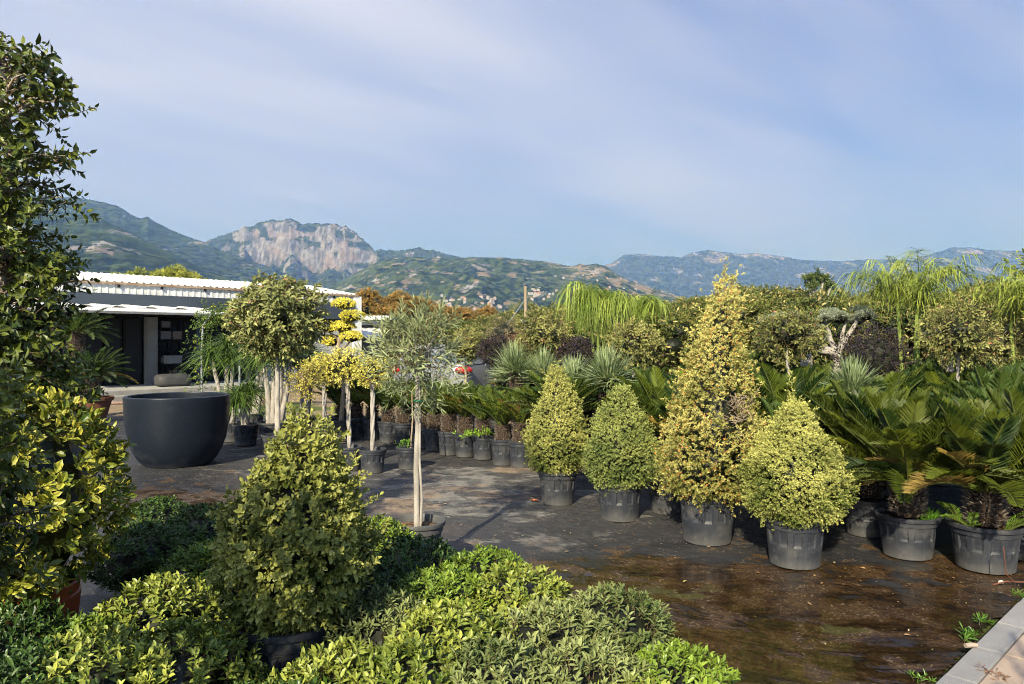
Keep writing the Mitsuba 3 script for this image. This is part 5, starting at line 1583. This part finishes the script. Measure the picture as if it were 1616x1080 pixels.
# grassy-headed plants (ponytail palms) by the porch, and the vine on its frame
def ponytail(label, px, py, Y, heads, seed, L=0.6, pot=(0.2, 0.33), n=230, droop=0.75, kind='ponytail_palm'):
    rng = rng_of(seed)
    g = at(px, py, Y)
    k = thing(kind, label, 'plant', 'grassy-headed potted plants')
    m, t = MB(), MB()
    for hx, hz in heads:
        e = np.array([g[0] + hx, Y + rng.normal(0, 0.1), hz])
        tube(t, [[g[0] + hx * .3, Y, pot[1] - 0.05], [g[0] + hx * .55 + 0.03, Y, pot[1] + (hz - pot[1]) * .45], e], [0.05, 0.038, 0.03], 8)
        el = rng.uniform(0.0, 1.45, n)
        arc_blades(m, rng, e + rng.normal(0, 0.02, (n, 3)), rng.uniform(0, 6.283, n), el, L * rng.uniform(0.7, 1.1, n), 0.014, droop * rng.uniform(0.6, 1.2, n), palette(rng, n, (0.018, 0.05, 0.008), (0.12, 0.19, 0.03)), 5)
    part(k, 'crown', m.ply('leaf_gloss', color=True))
    part(k, 'trunk', t.ply('pale_bark', smooth=True))
    add_pot(k, g[0], Y, pot[0], pot[1], seed)


ponytail('grassy-headed plant with several pale curved trunks in a black pot behind the large round-headed tree', 432, 600, 10.9, [(-0.22, 1.35), (-0.05, 1.45), (0.12, 1.3), (0.3, 1.35)], 201, 0.62, (0.22, 0.36))
ponytail('grassy plant with long arching leaves close to the ground left of the multi-trunked one', 388, 640, 11.0, [(0.0, 0.75), (-0.1, 0.68)], 202, 0.6, (0.19, 0.32), 300)
ponytail('tall grassy-headed plant behind the bowl, nearest the vine', 352, 600, 12.3, [(-0.18, 1.3), (0.05, 1.45), (0.2, 1.2)], 203, 0.6, (0.2, 0.33))
ponytail('tall grassy-headed plant with thin trunks between the vine and the multi-trunked one', 398, 600, 12.6, [(-0.15, 1.5), (0.1, 1.3), (0.25, 1.55)], 204, 0.6, (0.2, 0.33))
ponytail('grassy-headed plant at the back right of the round-headed tree', 480, 610, 12.0, [(-0.1, 1.2), (0.12, 1.35)], 205, 0.6, (0.19, 0.32))
ponytail('small grassy plant in a black pot just right of the bowl', 366, 650, 11.4, [(0.0, 0.6)], 206, 0.5, (0.17, 0.3), 220)


def vine():
    rng = rng_of(210)
    Y = 15.5
    k = thing('vine_frame', 'climbing vine on a bent metal frame beside the porch', 'climber')
    a = at(300, 615, Y)
    t = MB()
    p0, p1 = at(318, 560, Y), at(352, 500, Y)
    q = [[a[0] + .25, Y, 0.3], [p0[0], Y, 1.3], [p0[0] + 0.03, Y, 1.9], [p0[0] + 0.2, Y, 2.12], [p1[0], Y, p1[2] + .08], [p1[0] + .6, Y, p1[2] + 0.1]]
    tube(t, q, 0.022, 8)
    tube(t, [[p1[0] + .35, Y, p1[2] + .1], [p1[0] + .35, Y, 0.0]], 0.022, 8)
    part(k, 'frame', t.ply('galvanised', smooth=True))
    m = MB()
    n = 520
    qq = np.array(q)
    s = np.interp(rng.random(n) ** 0.9, np.linspace(0, 1, 6), np.arange(6))
    P = np.stack([np.interp(s, np.arange(6), qq[:, c]) for c in range(3)], 1) + rng.normal(0, 1, (n, 3)) * np.array([0.13, 0.13, 0.10])
    shoots(m, rng, P, rng.normal(0, 1, (n, 3)) + [0, -.3, 0.2], 0.10, 7, 0.05, 0.032, (0.025, 0.06, 0.010), (0.14, 0.20, 0.030), LEAF4, rare=(0.5, 0.42, 0.03), rare_p=0.04, seed=210, droop=.2)
    part(k, 'foliage', m.ply('leaf_matte', color=True))
    for px in (297, 318):
        p = at(px, 630, Y - .3)
        add_pot(k, p[0], Y - .3, 0.2, 0.32, px)


vine()


# ------------------------------------------------------------------ the orchard and the trees beyond
def big_tree_mesh(seed, R, H, n, leaf, dark, light, tip, k=7, lobes=16, zb=0.25, rp=0.10, mat='leaf_matte', lobe_r=(0.30, 0.44)):
    """A wide crown of many leafy lobes; returns crown and trunk."""
    rng = rng_of(seed, 9)
    m, t = MB(), MB()
    tube(t, [[0, 0, -0.1], [0.05, 0, H * .2], [0, 0.05, H * .4]], [0.16, 0.13, 0.1], 9)
    for i in range(lobes):
        a = i * 2.4 + rng.normal(0, .2)
        q = math.sqrt((i + 0.5) / lobes)
        c = np.array([math.cos(a) * R * .72 * q, math.sin(a) * R * .72 * q, H * (zb + 0.22) + (H * 0.98 - H * (zb + 0.22) - 0.30 * R) * math.sqrt(max(0, 1 - (q * 0.88) ** 2)) * rng.uniform(0.82, 1.05)])
        if i % 3 == 2:
            c[2] = H * rng.uniform(zb + 0.08, zb + 0.4)
            c[:2] *= 1.08
        r = R * rng.uniform(*lobe_r)
        tube(t, [[0, 0, H * .3], (c + [0, 0, H * .3]) / 2, c], [0.07, 0.05, 0.02], 5)
        nn = n // lobes
        u = unit(rng.normal(size=(nn, 3)) + [0, 0, 0.25])
        kk = 1 + 0.6 * (meshkit.fbm(u * 2.2 + i, 3, seed) - 0.5)
        P = c + u * (kk * (1 - 0.3 * rng.beta(1, 3, nn)))[:, None] * [r, r, r * .85]
        s = trimesh.creation.icosphere(1, 1.0)
        m.add(np.array(s.vertices) * r * .5 + c, s.faces, (0.007, 0.010, 0.004))
        shoots(m, rng, P, unit(u + [0, 0, 0.5] + rng.normal(0, .4, (nn, 3))), leaf[0] * .8, k, leaf[0], leaf[1], dark, light, LEAF2, open0=1.5, open1=0.25, rare=tip, rare_p=rp, seed=seed, scale=0.6, droop=0.25)
    return m.ply(mat, color=True), t.ply('bark', smooth=True)


def orchard():
    rng = rng_of(300)
    D, L, TIP = (0.016, 0.036, 0.008), (0.185, 0.200, 0.044), (0.48, 0.37, 0.15)
    var = [big_tree_mesh(310 + i, 2.0, 3.6, 3400, (0.17, 0.050), D, L, TIP, 8, 54, 0.05, 0.13, lobe_r=(0.20, 0.31)) for i in range(4)]
    rows = [(18.5, -1.0, 17, 2.3), (22.5, -5, 21, 2.7), (28, -6, 26, 3.3), (36, -10, 32, 4.2)]
    j = 0
    for ri, (Y0, xa, xb, st) in enumerate(rows):
        cn = -1
        for x in np.arange(xa, xb, st):
            Y = Y0 + rng.normal(0, 0.5)
            X = x + rng.normal(0, 0.35)
            px = CX + F * X / Y
            if px > 1720 or px < 560:
                continue
            top = np.interp(px, [600, 690, 760, 830, 900, 960, 1050, 1090, 1170, 1250, 1400, 1500, 1620], [498, 494, 490, 470, 474, 462, 462, 462, 440, 444, 448, 440, 430])
            zt = EYE + (CY - top - rng.uniform(0, 12)) / F * Y
            cn += 1
            k = thing('orchard_tree', f'dense dark green orchard tree in {ROW[ri]} row behind, {ORD[cn]} from the left', 'tree', 'trees of the orchard behind')
            c, t = var[j % 4]
            sz = zt / 3.6
            s = np.clip(sz * 1.08, 0.95, 1.3)
            part(k, 'crown', placed(c, X, Y, 0, j * 1.3, s, sz))
            part(k, 'trunk', placed(t, X, Y, 0, j * 1.3, s, sz))
            j += 1
    aut = [big_tree_mesh(320 + i, 1.7, 5.5, 1100, (0.22, 0.10), (0.10, 0.07, 0.018), (0.34, 0.21, 0.05), (0.42, 0.2, 0.05), 7, 12, 0.3) for i in range(2)]
    for i, (px, top, Y, s, lab) in enumerate([(574, 456, 46, 1.0, 'rust-brown autumn tree just right of the white building end'), (602, 478, 50, .9, 'low rust-brown autumn tree between the two taller ones'), (632, 460, 52, 1.05, 'broad rust-brown autumn tree above the grey-green standard tree'), (660, 466, 54, .9, 'narrow rust-brown autumn tree right of the broad one'),
                                              (697, 480, 60, 1.0, 'small rust-brown autumn tree right of the grey-green standard tree'), (722, 482, 62, 1.0, 'second small rust-brown autumn tree further right'), (768, 482, 64, .8, 'lone orange autumn tree left of the wooden post')]):
        z = at(px, top, Y)
        k = thing('autumn_tree', lab, 'tree', 'rust-brown autumn trees')
        c, t = aut[i % 2]
        part(k, 'crown', placed(c, z[0], Y, 0, i, s, z[2] / 5.5))
        part(k, 'trunk', placed(t, z[0], Y, 0, i, s, z[2] / 5.5))
    gr = [big_tree_mesh(330 + i, 1.7, 5.5, 1100, (0.20, 0.09), (0.09, 0.12, 0.015), (0.36, 0.36, 0.06), None, 7, 12, 0.3, 0) for i in range(2)]
    for i, (px, top, Y, s, lab) in enumerate([(205, 419, 40, 0.85, 'small yellow-green tree behind the roof, left'), (272, 416, 40, 0.95, 'yellow-green tree behind the roof, taller of the middle pair'), (298, 419, 41, 0.8, 'yellow-green tree behind the roof, right')]):
        z = at(px, top, Y)
        k = thing('roadside_tree', lab, 'tree', 'yellow-green trees behind the roof')
        c, t = gr[i % 2]
        part(k, 'crown', placed(c, z[0], Y, 0, i, s, z[2] / 5.5))
        part(k, 'trunk', placed(t, z[0], Y, 0, i, s, z[2] / 5.5))
    # a thin plumeria-like tree standing above the orchard
    k = thing('sparse_tree', 'small sparse tree with pale forked stems rising above the orchard', 'tree')
    Y = 26.0
    t, m = MB(), MB()
    b = at(1290, 520, Y)
    for ex, ey in ((1276, 442), (1286, 440), (1299, 440), (1302, 448), (1283, 452), (1310, 455)):
        e = at(ex, ey, Y + rng.normal(0, .2))
        tube(t, [[b[0], Y, 0], [b[0], Y, 2.2], (b * .3 + e * .7), e], [0.1, 0.08, 0.06, 0.04], 6)
        P = e + rng.normal(0, 0.10, (26, 3))
        shoots(m, rng, P, rng.normal(0, .7, (26, 3)) + [0, 0, .6], 0.10, 7, 0.17, 0.06, (0.02, 0.04, 0.01), (0.10, 0.13, 0.03), LEAF2, seed=4)
    part(k, 'trunk', t.ply('pale_bark', smooth=True))
    part(k, 'crown', m.ply('leaf_matte', color=True))
    # leafy branches reaching in at the upper right
    k = thing('sparse_tree', 'loose leafy tree reaching in at the right edge above the orchard', 'tree')
    Y = 9.5
    t, m = MB(), MB()
    b = np.array([7.3, Y, 0])
    tube(t, [b, b + [0, 0, 1.5], b + [-0.1, 0, 2.6]], [0.06, 0.05, 0.03], 8)
    for ex, ey in ((1605, 405), (1590, 432), (1612, 420), (1575, 440), (1600, 470), (1640, 390), (1660, 430), (1556, 460), (1625, 450)):
        e = at(ex, ey, Y + rng.normal(0, .15))
        tube(t, [b + [-0.05, 0, 2.0], (b + [0, 0, 2.4] + e) / 2 + [0, 0, .1], e], [0.02, 0.012, 0.004], 5)
        P = e * (1 - (q := rng.random((13, 1)) * .4)) + (b + [0, 0, 2.4]) * q + rng.normal(0, 0.05, (13, 3))
        shoots(m, rng, P, rng.normal(0, .7, (13, 3)) + [-.3, 0, .2], 0.10, 6, 0.075, 0.036, (0.07, 0.10, 0.015), (0.28, 0.31, 0.06), LEAF4, seed=6)
    part(k, 'trunk', t.ply('bark', smooth=True))
    part(k, 'crown', m.ply('leaf_matte', color=True))


orchard()


# ------------------------------------------------------------------ neighbours behind the viewer that shade the left corner and the pavement
def neighbours():
    rng = rng_of(400)
    for i, (x, y, r, zc, n, lab) in enumerate([(-1.74, 0.60, 0.38, 2.08, 230, 'tall potted shrub outside the picture on the left'), (1.62, -0.55, 0.55, 2.15, 260, 'slender tree outside the picture behind the pavement')]):
        k = thing('potted_shrub', lab, 'shrub')
        m = MB()
        u, nr = blob_shell(rng, n, r, 401 + i, 0.3, 0.6 if i == 0 else 1.0)
        P = u * (1 - 0.4 * rng.beta(1, 2, n))[:, None]
        shoots(m, rng, P, unit(nr + [0, 0, .4] + rng.normal(0, .4, (n, 3))), 0.1, 8, 0.075, 0.036, (0.02, 0.045, 0.01), (0.12, 0.15, 0.03), LEAF4, seed=401)
        part(k, 'crown', placed(m.ply('leaf_gloss', color=True), x, y, zc))
        t = MB()
        tube(t, [[x, y, 0.2], [x + .02, y, zc * .6], [x, y, zc + r * .5]], [0.04, 0.03, 0.015], 8)
        part(k, 'trunk', t.ply('bark', smooth=True))
        add_pot(k, x, y, 0.22, 0.36)


neighbours()


# ------------------------------------------------------------------ small things on the ground
def litter():
    rng = rng_of(500)
    cols = [(0.42, 0.27, 0.12), (0.30, 0.15, 0.07), (0.48, 0.38, 0.22), (0.36, 0.30, 0.10), (0.20, 0.10, 0.05)]
    # single fallen leaves
    for i in range(70):
        while True:
            x, y = rng.uniform(-1.8, 3.3), rng.uniform(3.3, 8.6)
            d = (x - PE[0]) * PN[0] + (y - PE[1]) * PN[1]
            fx = np.interp(x, [-1.8, 0.1, 0.4, 3.1], [11.0, 8.6, 6.5, 4.6])
            if d < -0.1 and y < fx:
                break
        a = rng.uniform(0, 6.283)
        L = rng.uniform(0.018, 0.04)
        m = MB()
        tv = LEAF8P[0].copy()
        tv[:, 2] *= rng.uniform(0.3, 1.2)
        tv[[4, 5, 6, 7], 2] += rng.uniform(0.0, 0.12)
        d3 = np.array([[math.cos(a), math.sin(a), 0.05]])
        leaves(m, (tv, LEAF8P[1]), np.array([[x, y, 0.012]]), d3, np.array([[0, 0, 1.0]]), L, L * rng.uniform(.4, .6), np.array([cols[i % 5]]) * rng.uniform(0.7, 1.2))
        single('fallen_leaf', m.ply('leaf_matte', color=True), 'small dry fallen leaf lying on the muddy ground sheet', 'leaf', 'dry leaves fallen on the ground sheet')
    # crumbs of soil, chips and bits of leaf
    n = 4200
    x, y = rng.uniform(-4.2, 3.4, n), rng.uniform(3.3, 10.8, n)
    keep = ((x - PE[0]) * PN[0] + (y - PE[1]) * PN[1] < -0.03) & (y < np.interp(x, [-4.2, -1.8, 0.1, 0.4, 3.1], [10.8, 10.8, 8.8, 6.8, 4.9]))
    w = meshkit.fbm(np.stack([x, y, 0 * x], -1) * 1.3, 3, 5)
    keep &= rng.random(n) < np.clip((w - 0.3) * 3, 0.1, 1)
    P = np.stack([x, y, np.full(n, 0.011)], -1)[keep]
    k = len(P)
    m = MB()
    d = rng.normal(size=(k, 3)) * [1, 1, 0.15]
    leaves(m, LEAF4, P, d, np.tile([0, 0, 1.0], (k, 1)) + rng.normal(0, .3, (k, 3)), rng.uniform(0.004, 0.020, k) * rng.uniform(0.5, 1, k), rng.uniform(0.003, 0.010, k), np.array([cols[i % 5] for i in range(k)]) * rng.uniform(0.5, 1.3, (k, 1)))
    single('leaf_litter', m.ply('leaf_matte', color=True), 'crumbs of soil and bits of dry leaf strewn over the ground sheet', 'litter', kind='stuff')
    # curled orange leaf by the second pot, dry twig and white chip at the near cycad pot, paper chip on the kerb
    g = ground_at(841, 793)
    m = MB()
    for j in range(4):
        leaves(m, LEAF8P, np.array([g + [0.01 * j, 0, 0.012]]), np.array([[math.cos(j * 1.7), math.sin(j * 1.7), 0.4]]), np.array([[0, 0, 1.0]]), 0.06, 0.035, np.array([(0.42, 0.15, 0.06)]))
    single('curled_leaf', m.ply('leaf_matte', color=True), 'curled orange dead leaves beside the pot of the farthest boxwood cone', 'leaf')
    g = ground_at(1590, 926)
    m = MB()
    tube(m, [g + [-0.09, 0, 0.012], g + [0, 0.01, 0.03], g + [0.16, 0.02, 0.02]], 0.005, 6)
    tube(m, [g + [-0.06, -0.05, 0.27], g + [-0.05, -0.06, 0.1], g + [0.05, 0.0, 0.025]], 0.003, 5)
    single('dry_twig', m.ply('terracotta', smooth=True), 'reddish dry twig leaning on the pot of the nearest sago palm', 'twig')
    s = trimesh.creation.icosphere(2, 1.0)
    v = np.array(s.vertices) * [0.018, 0.014, 0.011]
    v *= (1 + 0.3 * (meshkit.noise(v * 90, 3) - .5))[:, None]
    single('pebble', MB().add(v + ground_at(1580, 922) + [0, 0, 0.012], s.faces).ply('white_paint', smooth=True), 'small white pebble at the foot of the nearest sago palm pot', 'stone')
    M = np.eye(4)
    c = ground_at(1533, 1023, 0.06)
    m = MB()
    tube(m, [c + [-0.03, 0.0, 0.012], c + [0.0, 0.006, 0.013], c + [0.03, 0.004, 0.012]], [0.011, 0.012, 0.010], 8)
    single('wood_chip', m.ply('paver_beige', smooth=40), 'small pale chip lying on the kerb edge', 'chip')
    # dried sprigs on the pavers
    m = MB()
    for (px, py) in ((1556, 1058), (1585, 1072)):
        c = ground_at(px, py, 0.062)
        n = 20
        leaves(m, LEAF4, c + rng.normal(0, 0.018, (n, 3)) * [1, 1, 0.2], rng.normal(0, 1, (n, 3)) * [1, 1, 0.4], np.tile([0, 0, 1.0], (n, 1)), 0.03, 0.006, palette(rng, n, (0.10, 0.05, 0.03), (0.26, 0.15, 0.09)))
    single('dried_sprig', m.ply('leaf_matte', color=True), 'dried brown sprigs lying on the beige pavers', 'sprig')
    # weeds at the kerb
    for j, (px, py, s, lab) in enumerate([(1522, 1012, 0.62, 'bright green weed growing at the kerb edge'), (1548, 985, 0.5, 'dark small weed behind the bright one at the kerb edge'), (1462, 1078, 0.35, 'tiny weed at the bottom of the kerb'), (1612, 945, 0.4, 'tiny weed at the kerb near the right edge')]):
        c = ground_at(px, py)
        n = 7
        m = MB()
        P = c + rng.normal(0, 0.02, (n, 3)) * [1, 1, 0] + [0, 0, 0.01]
        shoots(m, rng, P, rng.normal(0, .45, (n, 3)) + [0, 0, 1], 0.05 * s, 6, 0.10 * s, 0.019 * s, (0.02, 0.065, 0.008), (0.11, 0.21, 0.025), LEAF8, open0=1.2, open1=.5, twig=.0015)
        single('weed', m.ply('leaf_gloss', color=True), lab, 'weed')
    # bright weeds in one pot of the row
    g = ground_at(755, 690, 0.33)
    m = MB()
    n = 40
    P = np.array([at(756, 688, 9.6)]) + rng.normal(0, 1, (n, 3)) * [0.11, 0.08, 0.02]
    shoots(m, rng, P, rng.normal(0, .5, (n, 3)) + [0, 0, 1], 0.06, 6, 0.06, 0.03, (0.08, 0.17, 0.01), (0.24, 0.36, 0.04), LEAF4)
    single('weed', m.ply('leaf_matte', color=True), 'bright green weeds filling one pot of the sago palm row', 'weed')


litter()
